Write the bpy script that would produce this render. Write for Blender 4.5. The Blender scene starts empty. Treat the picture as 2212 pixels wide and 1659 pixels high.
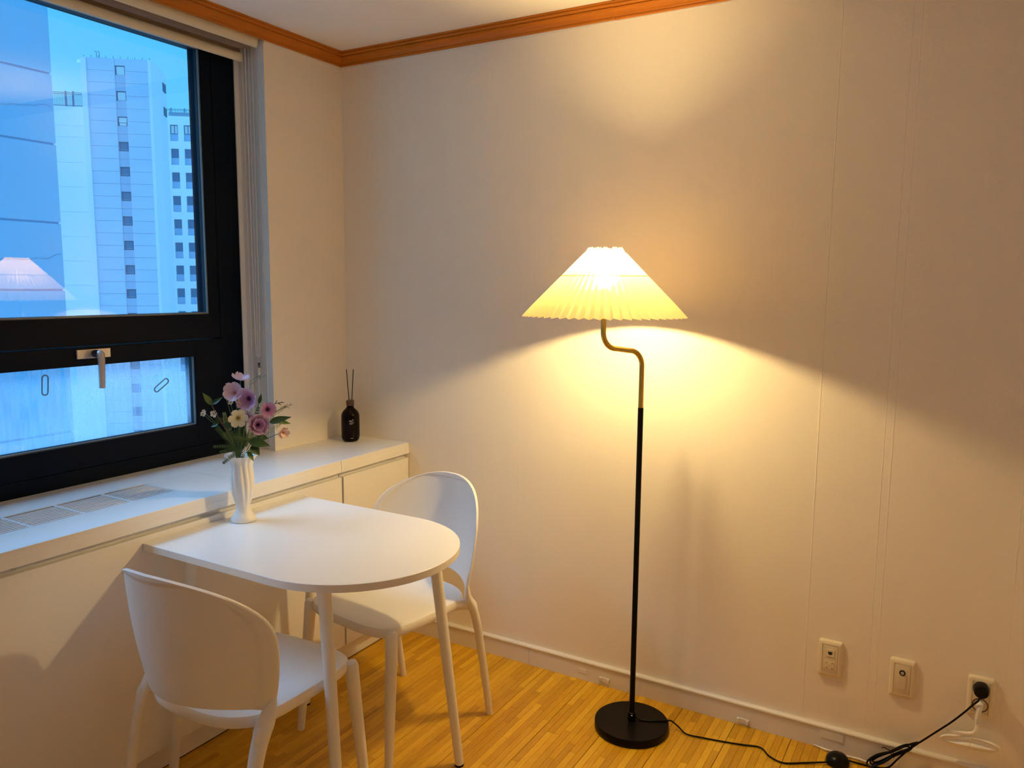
import bpy, bmesh, math, random
from mathutils import Vector, Matrix
random.seed(7)
SC = bpy.context.scene
COL = SC.collection
PI = math.pi

# ------------------------------------------------------------------ camera
def make_camera():
    yaw, pitch, roll = -0.5264, 0.1253, 0.0084
    cy, sy, cp, sp = math.cos(yaw), math.sin(yaw), math.cos(pitch), math.sin(pitch)
    f = Vector((sy*cp, cy*cp, -sp)); r0 = Vector((cy, -sy, 0)); u0 = r0.cross(f)
    r = r0*math.cos(roll) + u0*math.sin(roll); u = -r0*math.sin(roll) + u0*math.cos(roll)
    cd = bpy.data.cameras.new('camera'); co = bpy.data.objects.new('camera', cd); COL.objects.link(co)
    M = Matrix((r, u, -f)).transposed().to_4x4(); M.translation = Vector((2.2691, -2.5044, 1.4405))
    co.matrix_world = M
    cd.sensor_width = 36.0; cd.sensor_fit = 'HORIZONTAL'; cd.lens = 36.0*1689.71/2212.0
    cd.clip_start = 0.02; cd.clip_end = 800
    SC.camera = co
make_camera()

# ------------------------------------------------------------------ light and exposure
PANE_TILT = 1.6
SKY_STRENGTH = 1.3
BULB_STRENGTH = 1150.0
BULB_COLOR = (1.0, 0.715, 0.30)
SUN_ENERGY = 6.0
FILL_ENERGY = 0.0  # strength of the added fill light
SC.view_settings.view_transform = 'Standard'
SC.view_settings.look = 'None'
SC.view_settings.exposure = 0.0
SC.view_settings.gamma = 1.0
SC.view_settings.use_curve_mapping = False
SC.cycles.use_denoising = True
SC.cycles.max_bounces = 14
SC.cycles.diffuse_bounces = 8
SC.cycles.transparent_max_bounces = 16
SC.cycles.sample_clamp_indirect = 6.0
SC.cycles.caustics_reflective = False
SC.cycles.caustics_refractive = False

world = bpy.data.worlds.new('sky'); SC.world = world; world.use_nodes = True
def sky():
    nt = world.node_tree; nt.nodes.clear()
    tc = nt.nodes.new('ShaderNodeTexCoord'); sep = nt.nodes.new('ShaderNodeSeparateXYZ')
    nt.links.new(tc.outputs['Generated'], sep.inputs[0])
    cr = nt.nodes.new('ShaderNodeValToRGB'); nt.links.new(sep.outputs['Z'], cr.inputs[0])
    e = cr.color_ramp.elements
    e[0].position = 0.0; e[0].color = (0.125, 0.62, 0.95, 1)
    e[1].position = 0.45; e[1].color = (0.050, 0.40, 0.90, 1)
    bg = nt.nodes.new('ShaderNodeBackground'); out = nt.nodes.new('ShaderNodeOutputWorld')
    bg.inputs['Strength'].default_value = SKY_STRENGTH
    nt.links.new(cr.outputs[0], bg.inputs[0]); nt.links.new(bg.outputs[0], out.inputs[0])
sky()
def sun():
    d = bpy.data.lights.new('sun', 'SUN'); d.energy = SUN_ENERGY; d.color = (0.30, 0.62, 1.0); d.angle = math.radians(40)
    o = bpy.data.objects.new('sun', d); COL.objects.link(o)
    direction = Vector((0.44, 0.30, -0.85))           # travels this way: in from beyond the window
    o.rotation_euler = direction.to_track_quat('-Z', 'Y').to_euler()
    o.location = (-5, -8, 12)
sun()
def fill_light():
    """Added unseen fill light: a warm disc under the ceiling, behind the camera."""
    d = bpy.data.lights.new('room_fill', 'AREA'); d.shape = 'DISK'; d.size = 0.42; d.energy = FILL_ENERGY; d.color = (1.0, 0.74, 0.46)
    o = bpy.data.objects.new('room_fill', d); COL.objects.link(o); o.location = (1.75, -2.75, 2.29)
if FILL_ENERGY > 0: fill_light()

# ------------------------------------------------------------------ materials
def mat(name, color, rough=0.5, metal=0.0, bump=0.0, bscale=200.0, var=0.0, vscale=6.0, stretch=(1, 1, 1), spec=0.5, coat=0.0):
    m = bpy.data.materials.new(name); m.use_nodes = True
    nt = m.node_tree; b = nt.nodes['Principled BSDF']
    b.inputs['Base Color'].default_value = (*color, 1); b.inputs['Roughness'].default_value = rough
    b.inputs['Metallic'].default_value = metal; b.inputs['Specular IOR Level'].default_value = spec
    b.inputs['Coat Weight'].default_value = coat
    tc = nt.nodes.new('ShaderNodeTexCoord'); mp = nt.nodes.new('ShaderNodeMapping')
    mp.inputs['Scale'].default_value = stretch
    nt.links.new(tc.outputs['Object'], mp.inputs[0])
    n = nt.nodes.new('ShaderNodeTexNoise'); n.inputs['Scale'].default_value = vscale; n.inputs['Detail'].default_value = 5
    nt.links.new(mp.outputs[0], n.inputs['Vector'])
    if var > 0:
        mx = nt.nodes.new('ShaderNodeMix'); mx.data_type = 'RGBA'
        mx.inputs['A'].default_value = (*[c*(1-var) for c in color], 1); mx.inputs['B'].default_value = (*[min(1, c*(1+var)) for c in color], 1)
        nt.links.new(n.outputs['Fac'], mx.inputs['Factor']); nt.links.new(mx.outputs['Result'], b.inputs['Base Color'])
    if bump > 0:
        n2 = nt.nodes.new('ShaderNodeTexNoise'); n2.inputs['Scale'].default_value = bscale; n2.inputs['Detail'].default_value = 3
        nt.links.new(mp.outputs[0], n2.inputs['Vector'])
        bp = nt.nodes.new('ShaderNodeBump'); bp.inputs['Strength'].default_value = bump; bp.inputs['Distance'].default_value = 0.002
        nt.links.new(n2.outputs['Fac'], bp.inputs['Height']); nt.links.new(bp.outputs[0], b.inputs['Normal'])
    return m

def wall_mat():
    """Off-white woven wallpaper: fine linen weave and faint vertical streaks in relief."""
    m = mat('woven_wallpaper', (0.72, 0.67, 0.60), 0.62, spec=0.35)
    nt = m.node_tree; b = nt.nodes['Principled BSDF']
    tc = nt.nodes.new('ShaderNodeTexCoord')
    def noise(scale, sc, det=2):
        mp = nt.nodes.new('ShaderNodeMapping'); mp.inputs['Scale'].default_value = sc
        nt.links.new(tc.outputs['Object'], mp.inputs[0])
        n = nt.nodes.new('ShaderNodeTexNoise'); n.inputs['Scale'].default_value = scale; n.inputs['Detail'].default_value = det
        nt.links.new(mp.outputs[0], n.inputs['Vector']); return n.outputs['Fac']
    def math_(op, a, bb):
        k = nt.nodes.new('ShaderNodeMath'); k.operation = op
        for i, v in enumerate((a, bb)):
            if hasattr(v, 'is_linked'): nt.links.new(v, k.inputs[i])
            else: k.inputs[i].default_value = v
        return k.outputs[0]
    warp = noise(60, (1, 1, 14)); weft = noise(60, (14, 14, 1))
    weave = math_('ADD', warp, weft)
    streak = noise(9, (1, 1, 0.05), 4)
    lumps = noise(14, (1, 1, 1), 3)
    h = math_('ADD', math_('MULTIPLY', weave, 0.45), math_('MULTIPLY', streak, 2.2))
    h = math_('ADD', h, math_('MULTIPLY', lumps, 0.5))
    bp = nt.nodes.new('ShaderNodeBump'); bp.inputs['Strength'].default_value = 0.55; bp.inputs['Distance'].default_value = 0.002
    nt.links.new(h, bp.inputs['Height']); nt.links.new(bp.outputs[0], b.inputs['Normal'])
    mx = nt.nodes.new('ShaderNodeMix'); mx.data_type = 'RGBA'
    mx.inputs['A'].default_value = (0.80, 0.745, 0.655, 1); mx.inputs['B'].default_value = (0.87, 0.815, 0.725, 1)
    nt.links.new(math_('MULTIPLY', math_('ADD', weave, streak), 0.34), mx.inputs['Factor'])
    nt.links.new(mx.outputs['Result'], b.inputs['Base Color'])
    return m

def strip_mat():
    """Golden laminate: each strip its own tone (object random), grain along the strip."""
    m = mat('golden_laminate', (0.5, 0.25, 0.03), 0.38)
    nt = m.node_tree; b = nt.nodes['Principled BSDF']
    oi = nt.nodes.new('ShaderNodeObjectInfo')
    at = nt.nodes.new('ShaderNodeAttribute'); at.attribute_name = 'tone'
    ad = nt.nodes.new('ShaderNodeMath'); ad.operation = 'ADD'
    nt.links.new(at.outputs['Fac'], ad.inputs[0]); 
    tc = nt.nodes.new('ShaderNodeTexCoord')
    geo = nt.nodes.new('ShaderNodeNewGeometry')
    mp = nt.nodes.new('ShaderNodeMapping'); mp.inputs['Scale'].default_value = (1, 0.12, 1)
    nt.links.new(geo.outputs['Position'], mp.inputs[0])
    n = nt.nodes.new('ShaderNodeTexNoise'); n.inputs['Scale'].default_value = 150; n.inputs['Detail'].default_value = 5; n.inputs['Distortion'].default_value = 1.2
    nt.links.new(mp.outputs[0], n.inputs['Vector'])
    mu = nt.nodes.new('ShaderNodeMath'); mu.operation = 'MULTIPLY_ADD'; mu.inputs[1].default_value = 0.75; mu.inputs[2].default_value = -0.37
    nt.links.new(n.outputs['Fac'], mu.inputs[0]); nt.links.new(mu.outputs[0], ad.inputs[1])
    cr = nt.nodes.new('ShaderNodeValToRGB'); nt.links.new(ad.outputs[0], cr.inputs[0])
    e = cr.color_ramp.elements
    e[0].position = 0.0; e[0].color = (0.42, 0.20, 0.004, 1)
    e[1].position = 1.0; e[1].color = (0.80, 0.49, 0.03, 1)
    k = e.new(0.5); k.color = (0.62, 0.335, 0.008, 1)
    nt.links.new(cr.outputs[0], b.inputs['Base Color'])
    bp = nt.nodes.new('ShaderNodeBump'); bp.inputs['Strength'].default_value = 0.12; bp.inputs['Distance'].default_value = 0.001
    nt.links.new(n.outputs['Fac'], bp.inputs['Height']); nt.links.new(bp.outputs[0], b.inputs['Normal'])
    return m

def wood_trim_mat():
    m = mat('red_brown_wood', (0.50, 0.16, 0.012), 0.40, var=0.22, vscale=5, stretch=(1, 1, 1), spec=0.2)
    nt = m.node_tree
    for n in nt.nodes:
        if n.type == 'MAPPING': n.inputs['Scale'].default_value = (2, 2, 26)
    return m

def emit_mat(name, color, strength):
    m = bpy.data.materials.new(name); m.use_nodes = True; nt = m.node_tree; nt.nodes.clear()
    e = nt.nodes.new('ShaderNodeEmission'); e.inputs[0].default_value = (*color, 1); e.inputs[1].default_value = strength
    o = nt.nodes.new('ShaderNodeOutputMaterial'); nt.links.new(e.outputs[0], o.inputs[0]); return m

def translucent_mat(name, color, trans=0.5, tcol=None):
    m = bpy.data.materials.new(name); m.use_nodes = True; nt = m.node_tree; nt.nodes.clear()
    d = nt.nodes.new('ShaderNodeBsdfDiffuse'); d.inputs[0].default_value = (*color, 1)
    t = nt.nodes.new('ShaderNodeBsdfTranslucent'); t.inputs[0].default_value = (*(tcol or color), 1)
    mx = nt.nodes.new('ShaderNodeMixShader'); mx.inputs[0].default_value = trans
    o = nt.nodes.new('ShaderNodeOutputMaterial')
    nt.links.new(d.outputs[0], mx.inputs[1]); nt.links.new(t.outputs[0], mx.inputs[2]); nt.links.new(mx.outputs[0], o.inputs[0]); return m

def paper_mat(name, color, tcol, trans, forward):
    """Thin pleated paper: reflects, passes light diffusely and partly scatters it forwards."""
    m = bpy.data.materials.new(name); m.use_nodes = True; nt = m.node_tree; nt.nodes.clear()
    d = nt.nodes.new('ShaderNodeBsdfDiffuse'); d.inputs[0].default_value = (*color, 1)
    t = nt.nodes.new('ShaderNodeBsdfTranslucent'); t.inputs[0].default_value = (*tcol, 1)
    r = nt.nodes.new('ShaderNodeBsdfRefraction'); r.inputs['Color'].default_value = (*tcol, 1); r.inputs['Roughness'].default_value = 0.75; r.inputs['IOR'].default_value = 1.25
    m1 = nt.nodes.new('ShaderNodeMixShader'); m1.inputs[0].default_value = forward
    nt.links.new(t.outputs[0], m1.inputs[1]); nt.links.new(r.outputs[0], m1.inputs[2])
    mx = nt.nodes.new('ShaderNodeMixShader'); mx.inputs[0].default_value = trans
    o = nt.nodes.new('ShaderNodeOutputMaterial')
    nt.links.new(d.outputs[0], mx.inputs[1]); nt.links.new(m1.outputs[0], mx.inputs[2]); nt.links.new(mx.outputs[0], o.inputs[0]); return m

def glass_mat(name, fog=0.0, refl=0.07):
    """Window glass: clear with coated reflection; with fog, a film of condensation that runs in streaks."""
    m = bpy.data.materials.new(name); m.use_nodes = True; nt = m.node_tree; nt.nodes.clear()
    tr = nt.nodes.new('ShaderNodeBsdfTransparent'); tr.inputs[0].default_value = (0.97, 0.99, 1, 1)
    gl = nt.nodes.new('ShaderNodeBsdfGlossy'); gl.inputs['Roughness'].default_value = 0.0
    lw = nt.nodes.new('ShaderNodeLayerWeight'); lw.inputs['Blend'].default_value = 0.5
    p5 = nt.nodes.new('ShaderNodeMath'); p5.operation = 'POWER'; p5.inputs[1].default_value = 5.0; nt.links.new(lw.outputs['Facing'], p5.inputs[0])
    sch = nt.nodes.new('ShaderNodeMath'); sch.operation = 'MULTIPLY_ADD'; sch.inputs[1].default_value = 1-refl; sch.inputs[2].default_value = refl
    nt.links.new(p5.outputs[0], sch.inputs[0])
    mx = nt.nodes.new('ShaderNodeMixShader'); nt.links.new(sch.outputs[0], mx.inputs[0])
    nt.links.new(tr.outputs[0], mx.inputs[1]); nt.links.new(gl.outputs[0], mx.inputs[2])
    last = mx
    tc = nt.nodes.new('ShaderNodeTexCoord')
    if fog > 0:
        def noise(scale, sc, det):
            mp = nt.nodes.new('ShaderNodeMapping'); mp.inputs['Scale'].default_value = sc
            nt.links.new(tc.outputs['Object'], mp.inputs[0])
            n = nt.nodes.new('ShaderNodeTexNoise'); n.inputs['Scale'].default_value = scale; n.inputs['Detail'].default_value = det
            nt.links.new(mp.outputs[0], n.inputs['Vector']); return n.outputs['Fac']
        a = noise(90, (1, 1, 0.10), 3); c = noise(5, (1, 1, 1), 2); g = noise(260, (1, 1, 0.6), 2)
        k = nt.nodes.new('ShaderNodeMath'); k.operation = 'ADD'; nt.links.new(a, k.inputs[0]); nt.links.new(c, k.inputs[1])
        k1 = nt.nodes.new('ShaderNodeMath'); k1.operation = 'MULTIPLY_ADD'; k1.inputs[1].default_value = 0.5; nt.links.new(g, k1.inputs[0]); nt.links.new(k.outputs[0], k1.inputs[2])
        sep = nt.nodes.new('ShaderNodeSeparateXYZ'); nt.links.new(tc.outputs['Object'], sep.inputs[0])
        mr = nt.nodes.new('ShaderNodeMapRange'); mr.inputs[1].default_value = 0.75; mr.inputs[2].default_value = 1.75
        mr.inputs[3].default_value = 0.0; mr.inputs[4].default_value = fog*2
        nt.links.new(k1.outputs[0], mr.inputs[0])
        tl = nt.nodes.new('ShaderNodeBsdfTranslucent'); tl.inputs[0].default_value = (0.80, 0.84, 0.95, 1)
        m2 = nt.nodes.new('ShaderNodeMixShader'); nt.links.new(mr.outputs[0], m2.inputs[0])
        nt.links.new(mx.outputs[0], m2.inputs[1]); nt.links.new(tl.outputs[0], m2.inputs[2]); last = m2
    o = nt.nodes.new('ShaderNodeOutputMaterial'); nt.links.new(last.outputs[0], o.inputs[0]); return m

def radial_mat(name, inner, mid, outer, r1, r2, rough=0.6):
    """Petal colour runs from the throat outwards (distance from the flower's own centre)."""
    m = bpy.data.materials.new(name); m.use_nodes = True; nt = m.node_tree; b = nt.nodes['Principled BSDF']
    tc = nt.nodes.new('ShaderNodeTexCoord'); ln = nt.nodes.new('ShaderNodeVectorMath'); ln.operation = 'LENGTH'
    nt.links.new(tc.outputs['Object'], ln.inputs[0])
    mr = nt.nodes.new('ShaderNodeMapRange'); mr.inputs[1].default_value = 0.0; mr.inputs[2].default_value = r2
    nt.links.new(ln.outputs['Value'], mr.inputs[0])
    cr = nt.nodes.new('ShaderNodeValToRGB'); nt.links.new(mr.outputs[0], cr.inputs[0])
    e = cr.color_ramp.elements
    e[0].position = 0.08; e[0].color = (*inner, 1); e[1].position = 1.0; e[1].color = (*outer, 1)
    k = e.new(r1/r2); k.color = (*mid, 1)
    nt.links.new(cr.outputs[0], b.inputs['Base Color']); b.inputs['Roughness'].default_value = rough
    b.inputs['Subsurface Weight'].default_value = 0.0
    b.inputs['Specular IOR Level'].default_value = 0.2
    return m

M = dict(
    wall=wall_mat(),
    ceiling=mat('ceiling_paper', (0.90, 0.86, 0.78), 0.7, bump=0.15, bscale=120, var=0.02),
    white=mat('white_laminate', (0.80, 0.79, 0.77), 0.34, var=0.015, vscale=3),
    whitetop=mat('white_worktop', (0.80, 0.79, 0.78), 0.28, var=0.015, vscale=3),
    plastic=mat('white_plastic', (0.80, 0.78, 0.76), 0.42, bump=0.05, bscale=500),
    cable=mat('white_cable', (0.90, 0.88, 0.84), 0.4),
    tableleg=mat('white_powder_coat', (0.78, 0.77, 0.75), 0.35),
    baseboard=mat('baseboard_white', (0.72, 0.69, 0.64), 0.4, var=0.02),
    crown=wood_trim_mat(),
    caulk=mat('pale_caulk', (0.80, 0.77, 0.70), 0.6),
    frame=mat('dark_window_metal', (0.0015, 0.0045, 0.012), 0.45, spec=0.08),
    bead=mat('grey_glazing_bead', (0.16, 0.20, 0.22), 0.35),
    handle=mat('satin_aluminium', (0.60, 0.56, 0.52), 0.38, metal=0.7),
    handle_dark=mat('dark_handle_neck', (0.03, 0.04, 0.07), 0.35, metal=0.5),
    blind=mat('cream_blind', (0.72, 0.66, 0.50), 0.5),
    roll=mat('brown_grey_wood_weave', (0.22, 0.155, 0.115), 0.7, bump=0.4, bscale=60, var=0.35, vscale=30, stretch=(6, 0.5, 6)),
    cord=mat('white_cord', (0.75, 0.72, 0.66), 0.5),
    black=mat('black_metal', (0.004, 0.0032, 0.0035), 0.38, spec=0.12),
    blackplastic=mat('black_plastic', (0.005, 0.005, 0.006), 0.28, spec=0.15),
    brass=mat('brushed_brass', (0.60, 0.41, 0.10), 0.26, metal=1.0),
    screw=mat('bright_screw', (0.8, 0.78, 0.72), 0.25, metal=0.8),
    shade=paper_mat('pleated_paper', (0.62, 0.54, 0.40), (0.96, 0.74, 0.40), 0.46, 0.5),
    wire=mat('shade_wire', (0.5, 0.45, 0.38), 0.5),
    bulb=emit_mat('lit_bulb', BULB_COLOR, BULB_STRENGTH),
    dark=mat('vent_shade', (0.022, 0.018, 0.016), 0.8),  # painted shade for the inside of the vent
    bottle=mat('brown_black_glass', (0.005, 0.0016, 0.0014), 0.07, spec=0.14),
    collar=mat('dark_walnut', (0.09, 0.045, 0.028), 0.5, var=0.3, vscale=60, stretch=(1, 1, 6)),
    stick=mat('black_reed', (0.006, 0.005, 0.005), 0.7),
    print=mat('pale_print', (0.70, 0.66, 0.62), 0.5),
    ceramic=mat('white_ceramic', (0.78, 0.76, 0.72), 0.42),
    plate=mat('cream_switch_plastic', (0.74, 0.66, 0.50), 0.35),
    plate2=mat('cream_insert_plastic', (0.66, 0.58, 0.43), 0.4),
    hole=mat('black_hole', (0.01, 0.01, 0.01), 0.6),
    strip=strip_mat(),
    floor=mat('laminate_base', (0.10, 0.04, 0.006), 0.6),
    leaf=mat('leaf_green', (0.022, 0.060, 0.012), 0.42, var=0.35, vscale=50),
    leaf2=mat('leaf_light', (0.10, 0.17, 0.030), 0.45, var=0.35, vscale=60),
    fern=mat('fern_green', (0.060, 0.125, 0.022), 0.55, var=0.45, vscale=90),
    sprig=mat('yellow_green_sprig', (0.27, 0.30, 0.07), 0.55, var=0.3, vscale=90),
    darksprig=mat('dark_sprig', (0.06, 0.05, 0.022), 0.6),
    stem=mat('stem_green', (0.07, 0.13, 0.03), 0.5),
    redstem=mat('stem_red_brown', (0.20, 0.06, 0.03), 0.5),
    purple=radial_mat('lilac_petal', (0.03, 0.003, 0.03), (0.40, 0.17, 0.44), (0.72, 0.52, 0.70), 0.0085, 0.034),
    palepink=radial_mat('pale_lilac_petal', (0.55, 0.22, 0.36), (0.70, 0.52, 0.66), (0.72, 0.64, 0.74), 0.012, 0.034),
    peach=radial_mat('peach_petal', (0.62, 0.30, 0.22), (0.78, 0.56, 0.48), (0.80, 0.68, 0.62), 0.010, 0.026),
    cream=radial_mat('cream_petal', (0.35, 0.26, 0.04), (0.72, 0.68, 0.42), (0.80, 0.78, 0.66), 0.010, 0.034),
    whitepetal=radial_mat('white_petal', (0.45, 0.42, 0.12), (0.80, 0.80, 0.76), (0.82, 0.82, 0.82), 0.004, 0.012),
    darkcentre=mat('dark_stamen', (0.025, 0.006, 0.02), 0.7),
    goldcentre=mat('golden_stamen', (0.30, 0.20, 0.05), 0.7),
    glass=glass_mat('clear_glazing'),
    fogglass=glass_mat('misted_glazing', 0.20),
    clearplastic=glass_mat('clear_plastic', 0.10),
    marker=mat('grey_marker', (0.16, 0.30, 0.40), 0.4),
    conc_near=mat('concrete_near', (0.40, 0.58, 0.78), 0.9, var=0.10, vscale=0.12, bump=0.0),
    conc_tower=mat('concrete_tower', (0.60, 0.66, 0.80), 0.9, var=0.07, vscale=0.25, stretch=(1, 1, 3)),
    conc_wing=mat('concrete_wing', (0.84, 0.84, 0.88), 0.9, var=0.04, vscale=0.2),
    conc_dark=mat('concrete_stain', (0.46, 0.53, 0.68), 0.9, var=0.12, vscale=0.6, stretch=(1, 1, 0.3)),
    white_far=mat('white_render', (0.97, 0.97, 0.97), 0.9),
    joint=mat('joint_grey', (0.34, 0.44, 0.58), 0.9),  # one plain grey for joints and crack lines
    farglass=mat('far_window_glass', (0.05, 0.22, 0.36), 0.4),
    farpale=mat('far_pale_blind', (0.80, 0.80, 0.80), 0.7),
    farframe=mat('far_window_frame', (0.03, 0.14, 0.22), 0.6),
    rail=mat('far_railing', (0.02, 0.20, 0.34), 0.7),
    ground=mat('ground_paving', (0.62, 0.62, 0.62), 0.9),
)

# ------------------------------------------------------------------ mesh helpers
def tag(o, label=None, cat=None, group=None, kind=None):
    if label: o['label'] = label
    if cat: o['category'] = cat
    if group: o['group'] = group
    if kind: o['kind'] = kind
    return o
def empty(name, loc=(0, 0, 0), rz=0, label=None, cat=None, group=None, kind=None):
    o = bpy.data.objects.new(name, None); COL.objects.link(o); o.location = loc; o.rotation_euler = (0, 0, rz)
    o.empty_display_size = 0.05
    return tag(o, label, cat, group, kind)
def link(name, bm, m, parent=None, smooth=False, bevel=0.0, seg=2, auto=True):
    bmesh.ops.recalc_face_normals(bm, faces=bm.faces)
    me = bpy.data.meshes.new(name); bm.to_mesh(me); bm.free()
    o = bpy.data.objects.new(name, me); COL.objects.link(o)
    me.materials.append(m)
    if parent: o.parent = parent
    if smooth: me.shade_smooth()
    if smooth and auto: me.set_sharp_from_angle(angle=math.radians(42))
    if bevel > 0:
        b = o.modifiers.new('bevel', 'BEVEL'); b.width = bevel; b.segments = seg; b.limit_method = 'ANGLE'; b.angle_limit = math.radians(40)
    return o
def box(bm, x0, x1, y0, y1, z0, z1, mtx=None):
    c = [(x, y, z) for x in (x0, x1) for y in (y0, y1) for z in (z0, z1)]
    v = [bm.verts.new(mtx @ Vector(p) if mtx else p) for p in c]
    for f in ((0, 1, 3, 2), (4, 6, 7, 5), (0, 4, 5, 1), (2, 3, 7, 6), (0, 2, 6, 4), (1, 5, 7, 3)):
        bm.faces.new([v[i] for i in f])
def boxes(name, lst, m, parent=None, bevel=0.0, smooth=False):
    bm = bmesh.new()
    for b in lst: box(bm, *b)
    return link(name, bm, m, parent, smooth=smooth, bevel=bevel)
def loft(bm, rings, cap=True, closed=True):
    """Join successive rings of points with quads."""
    R = [[bm.verts.new(p) for p in r] for r in rings]
    n = len(R[0])
    for a, b in zip(R, R[1:]):
        for i in range(n if closed else n-1):
            bm.faces.new((a[i], a[(i+1) % n], b[(i+1) % n], b[i]))
    if cap and closed:
        bm.faces.new(R[0][::-1]); bm.faces.new(R[-1])
    return R
def lathe(bm, prof, seg=32, c=(0, 0, 0), fn=None):
    rings = []
    for k, (r, z) in enumerate(prof):
        ring = []
        for i in range(seg):
            a = 2*PI*i/seg
            rr = r if fn is None else fn(r, z, a, k)
            ring.append((c[0]+rr*math.cos(a), c[1]+rr*math.sin(a), c[2]+z))
        rings.append(ring)
    loft(bm, rings)
def smooth_path(pts, n=8):
    P = [Vector(p) for p in pts]; out = []
    for i in range(len(P)-1):
        p0 = P[max(i-1, 0)]; p1 = P[i]; p2 = P[i+1]; p3 = P[min(i+2, len(P)-1)]
        for k in range(n):
            t = k/n
            out.append(0.5*((2*p1)+(p2-p0)*t+(2*p0-5*p1+4*p2-p3)*t*t+(3*p1-p0-3*p2+p3)*t**3))
    out.append(P[-1]); return out
def tube(bm, pts, rad, seg=10, flat=1.0, side=None):
    """Sweep along pts; rad is a number or list; flat scales the second axis."""
    P = [Vector(p) for p in pts]; n = len(P)
    R = rad if isinstance(rad, (list, tuple)) else [rad]*n
    F = flat if isinstance(flat, (list, tuple)) else [flat]*n
    rings = []; prev = Vector(side) if side else None
    for i in range(n):
        t = (P[min(i+1, n-1)]-P[max(i-1, 0)]).normalized()
        if prev is None:
            prev = t.orthogonal()
        a = (prev - t*prev.dot(t))
        a = a.normalized() if a.length > 1e-6 else t.orthogonal().normalized()
        b = t.cross(a); prev = a
        rings.append([P[i]+a*R[i]*math.cos(2*PI*k/seg)+b*R[i]*F[i]*math.sin(2*PI*k/seg) for k in range(seg)])
    loft(bm, rings)
def prism(bm, outline, z0, z1):
    a = [bm.verts.new((x, y, z0)) for x, y in outline]; b = [bm.verts.new((x, y, z1)) for x, y in outline]
    n = len(a)
    for i in range(n): bm.faces.new((a[i], a[(i+1) % n], b[(i+1) % n], b[i]))
    bm.faces.new(a[::-1]); bm.faces.new(b)
def interp(x, xs, ys):
    if x <= xs[0]: return ys[0]
    for i in range(len(xs)-1):
        if x <= xs[i+1]:
            t = (x-xs[i])/(xs[i+1]-xs[i]); t = t*t*(3-2*t)*0.5+t*0.5
            return ys[i]+(ys[i+1]-ys[i])*t
    return ys[-1]

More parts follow.
